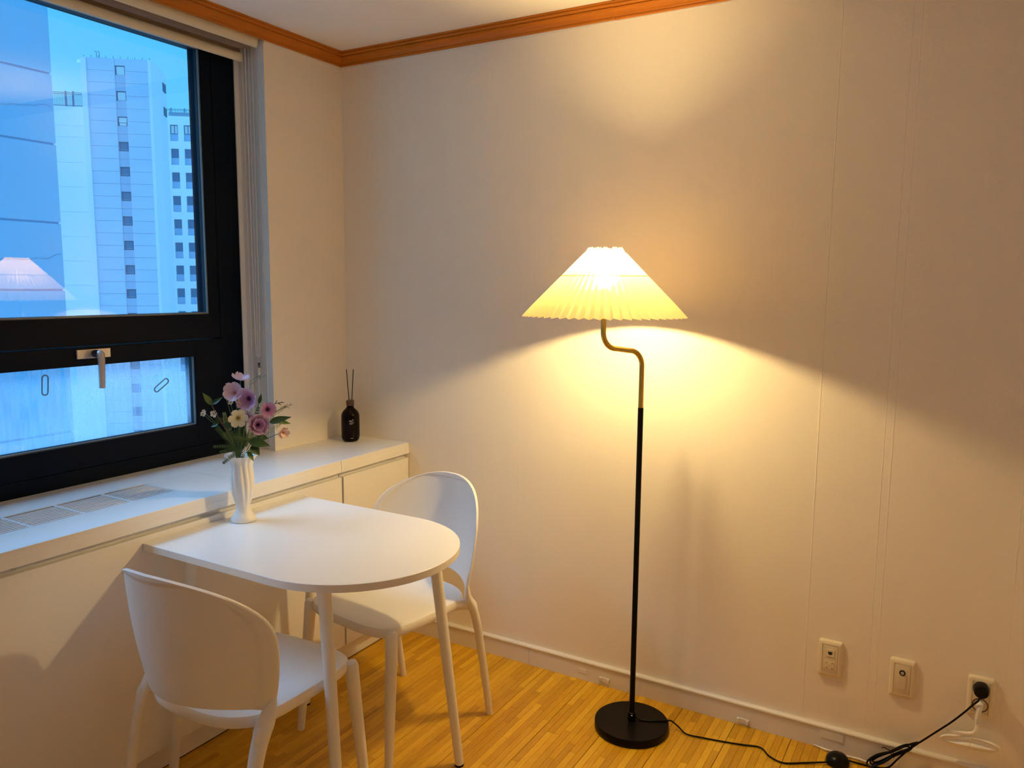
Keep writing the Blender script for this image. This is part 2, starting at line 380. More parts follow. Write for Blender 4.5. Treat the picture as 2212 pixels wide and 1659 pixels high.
# ================================================================== SETTING
H = 2.362
RX, RY = 2.68, -2.85
def setting():
    tag(boxes('wall_back', [(-0.3, RX+0.1, 0.0, 0.12, -0.003, H)], M['wall']), 'long off-white woven-papered wall behind the floor lamp', 'wall', kind='structure')
    wb = bpy.data.objects['wall_back']
    for x, w, d in ((1.8970, 0.0028, 0.0006), (2.1020, 0.0036, 0.0004), (2.0800, 0.0018, 0.0004), (2.4300, 0.0028, 0.0004), (0.8500, 0.0020, 0.0003)):
        bm = bmesh.new(); loft(bm, [[(x-w, 0.0002, z), (x-w*0.4, -d, z), (x+w*0.4, -d, z), (x+w, 0.0002, z)] for z in (0.0775, 2.303)])
        link('paper_seam', bm, M['wall'], wb)
    tag(boxes('wall_left', [(-0.30, 0.0, -0.4074, 0.0, 0, H), (-0.30, 0, -2.45, -0.4074, 2.335, H), (-0.30, 0, -2.45, -0.4074, 0, 0.775), (-0.30, 0, RY, -2.45, 0, H)], M['wall']),
        'papered wall with the window, beside the reed diffuser', 'wall', kind='structure')
    tag(boxes('wall_right', [(RX, RX+0.1, RY, 0, 0, H)], M['ceiling']), 'plain white wall to the right, beyond the picture', 'wall', kind='structure')
    tag(boxes('wall_front', [(-0.3, RX+0.1, RY-0.1, RY, 0, H)], M['ceiling']), 'plain white wall behind the camera', 'wall', kind='structure')
    tag(boxes('ceiling', [(-0.3, RX+0.1, RY-0.1, 0.12, H, H+0.08)], M['ceiling']), 'plain off-white papered ceiling', 'ceiling', kind='structure')
    # crown moulding, mitred in the corner
    prof = [(0.0, 2.310), (0.007, 2.3095), (0.0095, 2.3115), (0.0095, 2.3155), (0.0075, 2.3165), (0.0075, 2.3185), (0.0095, 2.3205), (0.0115, 2.3265), (0.0165, 2.334), (0.0225, 2.3385),
            (0.0265, 2.3395), (0.0265, 2.3420), (0.0235, 2.3428), (0.0235, 2.3445), (0.0285, 2.3465), (0.0315, 2.3500), (0.0318, 2.3530), (0.0300, 2.3538), (0.0300, 2.3550), (0.0345, 2.3562), (0.0350, H-0.0005), (0.0, H-0.0005)]
    bm = bmesh.new()
    rings = [[(d, y0 if k else -d, z) for d, z in prof] for k, y0 in ((0, 0), (1, RY))]
    loft(bm, rings)
    tag(link('trim_1', bm, M['crown'], bevel=0), 'red-brown wooden crown moulding above the window', 'moulding', kind='structure')
    tr = bmesh.new(); xj = 1.196
    loft(tr, [[(d, -d, z) for d, z in prof], [(xj, -d, z) for d, z in prof]])
    t2 = tag(link('trim_2', tr, M['crown']), 'red-brown wooden crown moulding above the lamp wall, in two lengths', 'moulding', kind='structure')
    tr = bmesh.new()
    loft(tr, [[(xj+0.0006, -d*1.03, z-0.0016) for d, z in prof], [(RX, -d*1.03, z-0.0016) for d, z in prof]])
    link('moulding_length', tr, M['crown'], t2)
    # caulk line under the crown on the back wall and left wall
    tag(boxes('trim_3', [(0.0, RX, -0.0035, 0, 2.3035, 2.3095), (0.0, 0.0035, -0.4074, 0, 2.3035, 2.3095)], M['caulk']), 'pale caulk line under the wooden moulding', 'caulk', kind='structure')
    # baseboard with a rounded cap
    pb = [(0, 0), (0.012, 0), (0.012, 0.064), (0.015, 0.066), (0.0165, 0.070), (0.015, 0.074), (0.010, 0.0773), (0, 0.0773)]
    bm = bmesh.new(); loft(bm, [[(0.286, -d, z) for d, z in pb], [(RX, -d, z) for d, z in pb]])
    bb = tag(link('baseboard_back', bm, M['baseboard']), 'low cream baseboard along the lamp wall with a rounded cap', 'baseboard', kind='structure')
    bm = bmesh.new(); box(bm, 0.905, 0.9062, -0.0124, -0.010, 0.001, 0.064); link('joint_line', bm, M['joint'], bb)
    def cover(name, x, z, w, h, d=0.0025):
        o = boxes(name, [(x-w/2, x+w/2, -0.012-d, -0.011, z-h/2, z+h/2)], M['baseboard'], bb, bevel=0.0006); return o
    cover('cover_plate', 1.99, 0.0485, 0.068, 0.025); cover('cover_plate', 1.1315, 0.034, 0.036, 0.016, 0.0012); cover('cover_plate', 2.155, 0.022, 0.05, 0.024, 0.0015)
    for x, z in ((1.2204, 0.024), (1.7172, 0.0165)):
        k = cover('cable_clip', x, z, 0.040, 0.016, 0.004)
        boxes('clip_lug', [(x-0.020, x-0.012, -0.021, -0.015, z-0.005, z+0.008), (x+0.010, x+0.019, -0.021, -0.015, z-0.008, z+0.006)], M['baseboard'], k, bevel=0.001)
    # torn sealing strip at the floor
    bm = bmesh.new()
    for x0, x1, a in ((1.94, 2.01, 0.02), (2.02, 2.13, -0.02)):
        tube(bm, [(x0, -0.020+a*0.3, 0.004), ((x0+x1)/2, -0.026, 0.006), (x1, -0.028+a*0.4, 0.004)], [0.002, 0.004, 0.002], 6)
    link('torn_strip', bm, M['caulk'], bb, smooth=True)
setting()

# ---- floor: laminate boards of narrow strips running towards the lamp wall
def floor():
    fl = tag(boxes('floor', [(-0.3, RX+0.1, RY-0.1, 0.12, -0.06, -0.003)], M['floor']), 'golden laminate floor of narrow staggered strips', 'floor', kind='structure')
    W = 0.0223; rnd = random.Random(3); strips = []
    x_plank = 0.976 - 0.179*4
    while x_plank < RX:
        for s in range(8):
            x = x_plank + s*W
            y = 0.0 + rnd.uniform(0, 0.25)
            while y > RY:
                L = rnd.uniform(0.20, 0.42); strips.append((x, max(RY, y-L), min(0.0, y), rnd.random(), s)); y -= L
        x_plank += 0.179
    cam = SC.camera.matrix_world.inverted(); f = 1689.71
    def px(x, y):
        v = cam @ Vector((x, y, 0))
        return (1106+f*v.x/-v.z, 829.5-f*v.y/-v.z) if v.z < -0.2 else (9e9, 9e9)
    def seen(s):
        return any(0 <= a <= 2212 and 0 <= b <= 1659 for a, b in (px(s[0]+W/2, s[1]+t*(s[2]-s[1])) for t in (0.02, 0.25, 0.5, 0.75, 0.98)))
    vis = [s for s in strips if s[2]-s[1] > 0.004 and seen(s)]
    cx, cyy = 2.27, -2.5
    vis.sort(key=lambda s: (s[0]-cx)**2+(s[1]-cyy)**2)
    vis = vis[:298]; vs = set(vis)
    cache = {}
    def tone(me, t):
        a = me.attributes.new('tone', 'FLOAT', 'FACE')
        for d in a.data: d.value = t
    def strip_bm(bm, x0, x1, y0, y1, z):
        g = 0.00025; c = 0.0005
        lo = [(x0+g, y0+g), (x1-g, y0+g), (x1-g, y1-g), (x0+g, y1-g)]
        hi = [(x0+g+c, y0+g+c), (x1-g-c, y0+g+c), (x1-g-c, y1-g-c), (x0+g+c, y1-g-c)]
        loft(bm, [[(*p, -0.003) for p in lo], [(*p, z-c) for p in lo], [(*p, z) for p in hi]])
    for s in vis:
        tq = 0.5+(s[3]-0.5)*0.62
        bm = bmesh.new(); e = 0.0006 if s[4] == 7 else 0
        z = -0.0002*rnd.random()
        strip_bm(bm, s[0], s[0]+W-e, s[1], s[2], z)
        o = link('wood_strip', bm, M['strip'], fl); tone(o.data, tq)
    bm = bmesh.new(); lay = bm.faces.layers.float.new('tone')
    for s in strips:
        if s in vs or s[2]-s[1] <= 0.004: continue
        n = len(bm.faces); e = 0.0006 if s[4] == 7 else 0
        strip_bm(bm, s[0], s[0]+W-e, s[1], s[2], 0.0-0.0001)
        bm.faces.ensure_lookup_table()
        for i in range(n, len(bm.faces)): bm.faces[i][lay] = 0.5+(s[3]-0.5)*0.62
    o = link('outer_strips', bm, M['strip'], fl); o['kind'] = 'stuff'
floor()

# ------------------------------------------------------------------ window
def window():
    w = empty('window_1', (-0.1335, -1.4, 0.80), label='dark metal window with a big fixed pane above a misted tilting pane', cat='window', kind='structure')
    inv = Matrix.Translation((0.1335, 1.4, -0.80))
    def part(name, lst, m, parent=None, bevel=0.0012):
        bm = bmesh.new()
        for b in lst: box(bm, *b, mtx=inv)
        return link(name, bm, m, parent or w, bevel=bevel)
    F = -0.1335; Y0, Y1 = -0.432, -2.40
    gR = -0.583; gL = -2.25; gB, gT = 1.335, 2.255
    lR, lL, lB, lT = -0.655, -2.18, 0.934, 1.177
    part('outer_stile', [(-0.20, F, -0.5306, Y0, 0.8014, 2.30)], M['frame'])
    part('outer_stile', [(-0.20, F, Y1, -2.31, 0.8014, 2.30)], M['frame'])
    part('head_rail', [(-0.20, F, -2.31, -0.5306, 2.262, 2.30)], M['frame'])
    part('inner_stile', [(-0.20, F-0.001, gR+0.0055, -0.5318, 1.300, 2.262)], M['frame'])
    part('inner_stile', [(-0.20, F-0.001, -2.31, gL-0.0055, 1.300, 2.262)], M['frame'])
    part('transom', [(-0.20, F-0.0005, -2.31, -0.5312, 1.240, 1.3275)], M['frame'])
    part('bottom_rail', [(-0.20, F, -2.31, -0.5306, 0.8014, 0.85)], M['frame'])
    part('gasket', [(-0.1605, -0.1475, gR, gR+0.0065, gB-0.0065, gT), (-0.1605, -0.1475, gL, gR, gB-0.0075, gB), (-0.1605, -0.1475, gL, gR, gT, gT+0.0065), (-0.1605, -0.1475, gL-0.0065, gL, gB-0.0065, gT)], M['hole'], bevel=0)
    part('glazing_bead', [(-0.1474, -0.139, gR+0.001, gR+0.0062, gB-0.007, gT), (-0.1474, -0.139, gL, gR+0.001, gB-0.007, gB-0.0015), (-0.1474, -0.139, gL, gR, gT+0.001, gT+0.006), (-0.1474, -0.139, gL-0.006, gL-0.001, gB-0.006, gT)], M['bead'], bevel=0.0005)
    gp = part('glass_pane', [(-0.165, -0.161, gL-0.01, gR+0.01, gB-0.01, gT+0.01)], M['glass'], bevel=0)
    piv = inv @ Vector((-0.163, gR, 1.8)); gp.matrix_local = Matrix.Translation(piv) @ Matrix.Rotation(math.radians(PANE_TILT), 4, 'Z') @ Matrix.Translation(-piv)      # the pane sits a hair out of true
    # tilting sash
    s = part('sash_frame', [(-0.19, F+0.004, lL-0.055, lL-0.006, 0.852, 1.236), (-0.19, F+0.004, lR+0.006, -0.5335, 0.852, 1.236), (-0.19, F+0.004, lL-0.006, lR+0.006, lT, 1.236), (-0.19, F+0.004, lL-0.006, lR+0.006, 0.852, lB-0.006)], M['frame'])
    def sub(name, lst, m, parent, bevel=0.0008):
        bm = bmesh.new()
        for b in lst: box(bm, *b, mtx=inv)
        return link(name, bm, m, parent, bevel=bevel)
    sub('sash_gasket', [(-0.1605, -0.1475, lR, lR+0.0065, lB-0.0065, lT), (-0.1605, -0.1475, lL, lR, lB-0.0065, lB)], M['hole'], s, 0)
    sub('sash_bead', [(-0.1474, -0.138, lR+0.001, lR+0.006, lB-0.006, lT), (-0.1474, -0.138, lL, lR+0.001, lB-0.006, lB-0.0015)], M['bead'], s, 0.0005)
    sub('misted_pane', [(-0.165, -0.161, lL-0.02, lR+0.02, lB-0.02, lT+0.02)], M['fogglass'], s, 0)
    # two capsule rings stuck on the pane
    for a, b in (((-1.1685, 1.147), (-1.1716, 1.104)), ((-0.790, 1.071), (-0.752, 1.096))):
        bm = bmesh.new(); A = Vector((0, *a)); B = Vector((0, *b)); d = (B-A).normalized(); nrm = Vector((1, 0, 0)).cross(d)
        ring = []
        for k in range(13): t = PI*k/12; ring.append(A-d*0.009*math.sin(t)+nrm*0.009*math.cos(t))
        for k in range(13): t = PI*k/12; ring.append(B+d*0.009*math.sin(t)-nrm*0.009*math.cos(t))
        ring.append(ring[0])
        tube(bm, [inv @ (p+Vector((-0.1595, 0, 0))) for p in ring], 0.0022, 6)
        link('capsule_sticker', bm, M['marker'], s, smooth=True)
    # handle
    hp = sub('window_handle', [(F+0.004, F+0.011, -1.0865, -0.9755, 1.2005, 1.2293)], M['handle'], s, 0.0015)
    bm = bmesh.new()
    tube(bm, [inv @ Vector(p) for p in ((F+0.010, -1.028, 1.2145), (F+0.036, -1.028, 1.2145))], 0.0125, 14)
    link('handle_neck', bm, M['handle_dark'], s, smooth=True)
    bm = bmesh.new()
    path = [(-0.099, -1.028, 1.2205), (-0.090, -1.030, 1.214), (-0.086, -1.031, 1.195), (-0.086, -1.032, 1.15), (-0.088, -1.0325, 1.107)]
    tube(bm, [inv @ Vector(p) for p in path], [0.010, 0.0115, 0.0105, 0.0095, 0.009], 8, flat=0.85, side=(0.7, 0.7, 0))
    link('handle_lever', bm, M['handle'], s, smooth=True)
    # white jamb lining with steps
    tag(boxes('trim_4', [(F, F+0.006, -0.432, -0.4074, 0.8014, 2.335), (F+0.006, -0.108, -0.4135, -0.4074, 0.8014, 2.335), (-0.094, -0.076, -0.4105, -0.4074, 0.8014, 2.335), (-0.036, -0.028, -0.4095, -0.4074, 0.8014, 2.335)], M['white'], bevel=0.001),
        'white stepped lining in the window recess behind the blind cord', 'window lining', kind='structure')
    tag(boxes('trim_5', [(-0.30, F-0.001, -2.45, -0.4074, 2.301, 2.335), (-0.30, F-0.001, -0.431, -0.4074, 0.8014, 2.301), (-0.30, F-0.001, -2.45, -2.401, 0.8014, 2.301), (-0.30, -0.201, -2.40, -0.43, 0.775, 0.800)], M['frame']),
        'dark packing round the window frame', 'window packing', kind='structure')
window()

# ------------------------------------------------------------------ roller blind
def blind():
    b = empty('roller_blind', (-0.06, -1.4, 2.33), label='cream rolled-up roller blind hanging at the top of the window', cat='blind')
    ox, oy, oz = 0.06, 1.4, -2.33
    def tr(p): return (p[0]+ox, p[1]+oy, p[2]+oz)
    yR, yL = -0.421, -2.40
    prof = [(-0.012, 2.334), (-0.012, 2.310), (-0.0135, 2.296), (-0.019, 2.2855), (-0.023, 2.2835), (-0.025, 2.2855), (-0.018, 2.296), (-0.016, 2.312), (-0.016, 2.334)]
    bm = bmesh.new(); loft(bm, [[tr((x, yR-0.004, z)) for x, z in prof], [tr((x, yL, z)) for x, z in prof]]); link('cassette', bm, M['blind'], b, smooth=True)
    pe = [(-0.011, 2.334), (-0.011, 2.310), (-0.0125, 2.295), (-0.019, 2.284), (-0.023, 2.2825), (-0.030, 2.290), (-0.085, 2.30), (-0.085, 2.334)]
    bm = bmesh.new(); loft(bm, [[tr((x, yR, z)) for x, z in pe], [tr((x, yR-0.004, z)) for x, z in pe]]); link('end_cap', bm, M['blind'], b)
    bm = bmesh.new(); tube(bm, [tr((-0.058, yR-0.012, 2.303)), tr((-0.058, yL, 2.303))], 0.027, 20); link('fabric_roll', bm, M['roll'], b, smooth=True)
    bm = bmesh.new(); box(bm, *[c for p in zip(tr((-0.0865, yL, 2.262)), tr((-0.0855, yR-0.018, 2.303))) for c in p]); link('fabric_sheet', bm, M['roll'], b)
    pr = [(-0.086+0.0115*math.cos(a)*0.9, 2.2555+0.0165*math.sin(a)) for a in [2*PI*k/16 for k in range(16)]]
    bm = bmesh.new(); loft(bm, [[tr((x, yR-0.020, z)) for x, z in pr], [tr((x, yL, z)) for x, z in pr]]); rl = link('bottom_rail', bm, M['blind'], b, smooth=True)
    bm = bmesh.new(); pr2 = [(-0.086+(x+0.086)*1.08, 2.2555+(z-2.2555)*1.06) for x, z in pr]
    loft(bm, [[tr((x, yR-0.016, z)) for x, z in pr2], [tr((x, yR-0.020, z)) for x, z in pr2]]); link('rail_cap', bm, M['blind'], rl, smooth=True)
    bm = bmesh.new()
    pts = smooth_path([(-0.050, -0.4485, 2.29), (-0.050, -0.447, 1.9), (-0.050, -0.4445, 1.4), (-0.050, -0.442, 1.20), (-0.050, -0.436, 1.170), (-0.050, -0.430, 1.165), (-0.050, -0.4225, 1.20), (-0.050, -0.4195, 1.5), (-0.050, -0.418, 1.9), (-0.050, -0.417, 2.29)], 6)
    tube(bm, [tr(p) for p in pts], 0.0014, 6); link('pull_cord', bm, M['cord'], b, smooth=True)
    # clear tensioner with its little warning card
    t = link('cord_tensioner', (lambda q: (box(q, *[c for p in zip(tr((-0.056, -0.4435, 1.082)), tr((-0.046, -0.4235, 1.168))) for c in p]), q)[1])(bmesh.new()), M['clearplastic'], b, bevel=0.003)
    t['label'] = 'clear plastic cord tensioner'
    def card(name, y0, y1, z0, z1, m, x=-0.0452):
        q = bmesh.new(); box(q, *[c for p in zip(tr((x-0.0006, y0, z0)), tr((x, y1, z1))) for c in p]); return link(name, q, m, t)
    card('label_black', -0.4385, -0.4285, 1.122, 1.142, M['hole']); card('label_white', -0.4385, -0.4285, 1.094, 1.1215, M['print'])
    q = bmesh.new(); tube(q, [tr((-0.0447, *p)) for p in ((-0.4358, 1.132), (-0.4365, 1.128), (-0.4355, 1.122))], 0.0006, 5); link('label_mark', q, M['print'], t)
    q = bmesh.new(); tube(q, [tr((-0.0447, *p)) for p in ((-0.4348, 1.120), (-0.4335, 1.112), (-0.432, 1.105))], 0.0006, 5); link('label_mark', q, M['hole'], t)
blind()

# ------------------------------------------------------------------ sill ledge, vent and cabinets
ZL = 0.8014
def ledge():
    L = empty('window_ledge', (0.1, -1.2, ZL), label='long white ledge under the window, holding the reed diffuser', cat='ledge')
    inv = Matrix.Translation((-0.1, 1.2, -ZL))
    def part(name, lst, m, bevel=0.0008, parent=L):
        bm = bmesh.new()
        for b in lst: box(bm, *b, mtx=inv)
        return link(name, bm, m, parent, bevel=bevel)
    hx0, hx1, hy1, hy0 = 0.028, 0.182, -0.795, -1.86
    z0, z1 = 0.776, ZL
    # board built round the opening for the vent
    part('ledge_board', [(0.0, 0.3215, hy1, -0.0005, z0, z1), (0.0, hx0, hy0, hy1, z0, z1), (hx1, 0.3215, hy0, hy1, z0, z1), (0.0, 0.3215, -2.45, hy0, z0, z1), (-0.1335, 0.0, -2.40, -0.4078, z0, z1)], M['whitetop'], 0)
    part('fascia', [(0.322, 0.329, -0.399, -0.001, 0.757, z1)], M['white']); part('fascia', [(0.322, 0.329, -2.45, -0.4012, 0.757, z1)], M['white'])
    part('fascia_lip', [(0.3292, 0.3302, -0.399, -0.001, 0.757, 0.7795)], M['white'], 0.0003); part('fascia_lip', [(0.3292, 0.3302, -2.45, -0.4012, 0.757, 0.7795)], M['white'], 0.0003)
    a = part('access_panel', [(hx0+0.001, hx1-0.001, -0.983, hy1-0.001, z0, z1-0.0003)], M['whitetop'], 0.0004)
    # vent
    v = empty('air_vent', (0.105, -1.4, ZL), label='slatted white air vent set into the window ledge', cat='vent')
    iv = Matrix.Translation((-0.105, 1.4, -ZL))
    def vp(name, b, m, bevel=0.0):
        bm = bmesh.new(); box(bm, *b, mtx=iv); return link(name, bm, m, v, bevel=bevel)
    vp('pit_shade', (hx0, hx1, hy0, -0.985, 0.757, 0.760), M['dark'])  # near-black sheet standing in for the shade below the slats
    for q in ((hx0+0.0002, hx0+0.0007, hy0, -0.985, 0.760, 0.7965), (hx1-0.0007, hx1-0.0002, hy0, -0.985, 0.760, 0.7965)): vp('pit_side_shade', q, M['dark'])  # thin dark sheets added to paint shade on the opening's sides
    y = -0.9865; first = True; n = 10; pitch = (hx1-hx0-0.006)/n
    vp('vent_border', (hx0+0.0008, hx0+0.004, hy0+0.001, -0.986, 0.797, ZL-0.0002), M['whitetop'])
    vp('vent_border', (hx1-0.004, hx1-0.0008, hy0+0.001, -0.986, 0.797, ZL-0.0002), M['whitetop'])
    vp('end_bar', (hx0+0.004, hx1-0.004, y-0.004, y, 0.764, ZL-0.0002), M['whitetop']); y -= 0.004
    while y > hy0+0.15:
        y2 = y-0.134
        for k in range(n):
            x = hx0+0.004+pitch*k
            if k > 0: vp('slat', (x, x+0.0070, y2, y, 0.7965, ZL-0.0004), M['whitetop'])
        vp('divider', (hx0+0.004, hx1-0.004, y2-0.009, y2, 0.796, ZL-0.0002), M['whitetop'])
        y = y2-0.009
ledge()

def cabinet(y0, y1, label, lugs=False):
    c = empty('base_cabinet', (0.15, (y0+y1)/2, 0), label=label, cat='cabinet', group=None)
    inv = Matrix.Translation((-0.15, -(y0+y1)/2, 0))
    def part(name, lst, m=M['white'], bevel=0.0008, parent=c):
        bm = bmesh.new()
        for b in lst: box(bm, *b, mtx=inv)
        return link(name, bm, m, parent, bevel=bevel)
    part('body', [(0.002, 0.300, y0+0.001, y1-0.001, 0.086, 0.7555)])
    part('finger_rail', [(0.3002, 0.309, y0+0.001, y1-0.001, 0.715, 0.7555)])
    part('plinth', [(0.20, 0.285, y0+0.001, y1-0.001, 0.004, 0.0855)])
    part('plinth_gap', [(0.205, 0.2835, y0+0.001, y1-0.001, 0.0, 0.004)], M['hole'], 0)
    part('door', [(0.3105, 0.329, y0+0.0035, y1-0.0035, 0.092, 0.739)], bevel=0.0012)
    if lugs:
        bm = bmesh.new(); P = inv @ Vector((0.309, -1.5305, 0.7475)); lathe(bm, [(0.0012, 0), (0.0045, 0.0), (0.0045, 0.004), (0.0018, 0.0045), (0.0016, 0.002)], 14)
        bmesh.ops.rotate(bm, verts=bm.verts, cent=(0, 0, 0), matrix=Matrix.Rotation(PI/2, 3, 'Y')); bmesh.ops.translate(bm, verts=bm.verts, vec=P)
        link('screw_plug', bm, M['white'], c, smooth=True)
cabinet(-0.393, -0.001, 'white base cabinet in the corner, next to the lamp wall')
cabinet(-2.45, -0.395, 'long white base cabinet that the table stands against', True)

# ------------------------------------------------------------------ table
ZT = 0.7208
def table():
    cx, cy, R = 0.83, -0.904, 0.2985
    t = empty('dining_table', (cx, cy, 0), label='white D-shaped table with the flower vase on it', cat='table')
    out = [(0.3305-cx, -R), (0, -R)]
    for k in range(1, 48): a = -PI/2+PI*k/48; out.append((R*math.cos(a), R*math.sin(a)))
    out += [(0, R), (0.3305-cx, R)]
    bm = bmesh.new(); prism(bm, out, ZT-0.0205, ZT); link('tabletop', bm, M['whitetop'], t, bevel=0.0012, smooth=True)
    legs = [((1.033, -0.675), (0.972, -0.722)), ((1.003, -1.158), (0.898, -1.090)), ((0.352, -1.160), (0.405, -1.100)), ((0.385, -0.658), (0.447, -0.665))]
    for b, tp in legs:
        bm = bmesh.new(); B = Vector((b[0]-cx, b[1]-cy, 0.006)); T = Vector((tp[0]-cx, tp[1]-cy, ZT-0.0215))
        tube(bm, [B.lerp(T, k/6) for k in range(7)], [0.0135+0.0042*k/6 for k in range(7)], 20)
        lg = link('leg', bm, M['tableleg'], t, smooth=True)
        bm = bmesh.new(); tube(bm, [B-Vector((0, 0, 0.006)), B], 0.0138, 16); link('foot_cap', bm, M['blackplastic'], lg, smooth=True)
        # triangular corner bracket under the top
        bm = bmesh.new(); c0 = Vector((0, 0, 0)); d = Vector((c0.x-T.x, c0.y-T.y, 0)).normalized(); s = Vector((-d.y, d.x, 0))*0.016
        o = Vector((T.x, T.y, 0)); z1 = ZT-0.0207
        pts = [o-d*0.01, o+d*0.11]
        ring = lambda sg: [(*(pts[0]+s*sg).xy, z1), (*(pts[1]+s*sg).xy, z1), (*(pts[1]+s*sg).xy, z1-0.006), (*(pts[0]+s*sg).xy, z1-0.045)]
        loft(bm, [ring(-1), ring(1)]); link('corner_bracket', bm, M['tableleg'], t)
table()

# ------------------------------------------------------------------ chairs
def backrest_bm():
    zw, Hh = 0.635, 0.7945
    def width(z):
        if z >= zw:
            t = min(1.0, (z-zw)/(Hh-zw)); return 0.2395*max(0.0, 1-t**2.25)**(1/2.05)
        t = (zw-z)/(zw-0.43); return 0.2395-0.0365*t**1.8
    def yof(x, z):
        zz = (z-0.43)/0.38
        return -0.216-0.055*zz-0.012*math.sin(PI*min(1, max(0, zz)))+0.116*(abs(x)/0.21)**2.0*(1-0.15*zz)
    nv = 34; vs = [math.sin(PI/2*k/nv)**1.0*0.999 for k in range(nv)]+[0.9995]
    us = [-1, -0.985, -0.96, -0.93, -0.905, -0.89, -0.84, -0.76, -0.66, -0.55, -0.44, -0.33, -0.22, -0.11]
    us = us+[0]+[-u for u in us[::-1]]
    bm = bmesh.new(); rows = []
    for sgn in (1, -1):
        grid = []
        for v in vs:
            row = []
            for u in us:
                zb = 0.474-0.012*min(1, abs(u)/0.85)**2+(0.0 if abs(u) < 0.85 else -0.012*(abs(u)-0.85)/0.15)
                z = zb+v*(Hh-zb)
                x = u*width(z)
                inner = abs(u) < 0.9 and 0.045 < v < 0.955
                rim = abs(u) > 0.99 or v > 0.998 or v < 0.001
                th = 0.0020 if rim else (0.0055 if not inner else 0.0030)
                row.append(bm.verts.new((x, yof(x, z)+sgn*th, z)))
            grid.append(row)
        for a, b in zip(grid, grid[1:]):
            for i in range(len(us)-1):
                bm.faces.new((a[i], a[i+1], b[i+1], b[i]) if sgn < 0 else (a[i], b[i], b[i+1], a[i+1]))
        rows.append(grid)
    A, B = rows
    border = lambda g: [r[0] for r in g] + g[-1][1:] + [r[-1] for r in g[::-1]][1:] + g[0][::-1][1:-1]
    ba, bb = border(A), border(B)
    n = len(ba)
    for i in range(n): bm.faces.new((ba[i], ba[(i+1) % n], bb[(i+1) % n], bb[i]))
    return bm
def seat_bm():
    # rounded plan, wider in front, gently dished
    def plan(s):
        pts = []
        w, f, b = 0.197*s, 0.228, -0.185
        ctrl = [(0, f), (0.10, f-0.004), (0.165, f-0.022), (0.192, f-0.062), (0.199, 0.10), (0.198, 0.0), (0.192, -0.08), (0.172, -0.135), (0.12, -0.172), (0.06, b), (0, b-0.001)]
        right = smooth_path([(x, y, 0) for x, y in ctrl], 4)
        full = [(p.x, p.y) for p in right] + [(-p.x, p.y) for p in right[-2:0:-1]]
        return [(x*s, 0.02+(y-0.02)*s) for x, y in full]
    bm = bmesh.new(); rings = []
    def dish(x, y, z): return z-0.010*max(0, 1-(x/0.17)**2)*max(0, 1-((y-0.01)/0.19)**2)
    for s, z in ((0.94, 0.409), (0.985, 0.411), (1.0, 0.4165), (1.0, 0.433), (0.985, 0.4395), (0.95, 0.4415)):
        rings.append([(x, y, z) for x, y in plan(s)])
    R = loft(bm, rings, cap=False)
    bm.faces.new(R[0][::-1])
    prev = R[-1]
    for s in (0.85, 0.7, 0.5, 0.3, 0.12):
        cur = [bm.verts.new((x, y, dish(x, y, 0.4415))) for x, y in plan(s)]
        n = len(cur)
        for i in range(n): bm.faces.new((prev[i], prev[(i+1) % n], cur[(i+1) % n], cur[i]))
        prev = cur
    bm.faces.new(prev)
    return bm
def build_chair(loc, th, label):
    c = empty('dining_chair', (loc[0], loc[1], 0), -th, label=label, cat='chair', group='white plastic chairs at the table')
    link('seat', seat_bm(), M['plastic'], c, smooth=True)
    link('backrest', backrest_bm(), M['plastic'], c, smooth=True, auto=True)
    for s in (-1, 1):
        bm = bmesh.new()
        pts = smooth_path([(s*0.2185, -0.1125, 0.530), (s*0.2130, -0.1110, 0.490), (s*0.2075, -0.1200, 0.450), (s*0.2065, -0.1420, 0.408), (s*0.2070, -0.166, 0.34), (s*0.2085, -0.20, 0.17), (s*0.2085, -0.23, 0.0)], 5)
        n = len(pts); rad = [interp(k/(n-1), [0, 0.12, 0.30, 0.42, 0.6, 0.8, 1], [0.0025, 0.0060, 0.0165, 0.0215, 0.0190, 0.0148, 0.0112]) for k in range(n)]
        fl = [interp(k/(n-1), [0, 0.16, 0.36, 0.6, 1], [0.80, 0.60, 0.60, 0.75, 0.98]) for k in range(n)]
        tube(bm, pts, rad, 16, flat=fl, side=(s*0.86, 0.5, 0)); link('rear_leg', bm, M['plastic'], c, smooth=True)
        bm = bmesh.new()
        pts = smooth_path([(s*0.150, -0.040, 0.4235), (s*0.178, -0.078, 0.4235), (s*0.194, -0.112, 0.4215), (s*0.2025, -0.142, 0.412), (s*0.2045, -0.158, 0.385)], 5)
        n = len(pts)
        tube(bm, pts, [interp(k/(n-1), [0, 0.4, 0.75, 1], [0.0165, 0.0180, 0.0190, 0.012]) for k in range(n)], 14, flat=0.62, side=(0, 0, 1)); link('seat_arm', bm, M['plastic'], c, smooth=True)
        bm = bmesh.new()
        pts = [Vector((s*0.188, 0.192, 0.4365)), Vector((s*0.1885, 0.193, 0.434)), Vector((s*0.189, 0.194, 0.425)), Vector((s*0.191, 0.197, 0.38)), Vector((s*0.199, 0.213, 0.19)), Vector((s*0.208, 0.23, 0.0))]
        tube(bm, pts, [0.008, 0.0145, 0.0185, 0.0182, 0.0155, 0.0118], 16); link('front_leg', bm, M['plastic'], c, smooth=True)
    return c
def copy_tree(o, parent=None):
    c = o.copy(); COL.objects.link(c)
    if parent: c.parent = parent
    for ch in o.children: copy_tree(ch, c)
    return c
ch = build_chair((0.7180, -1.1960), -0.030, 'white plastic chair at the near side of the table, its back to the viewer')
ch2 = copy_tree(ch); ch2.location = (0.720, -0.5814, 0); ch2.rotation_euler = (0, 0, -3.2829)
ch2['label'] = 'white plastic chair at the far side of the table, facing the viewer'

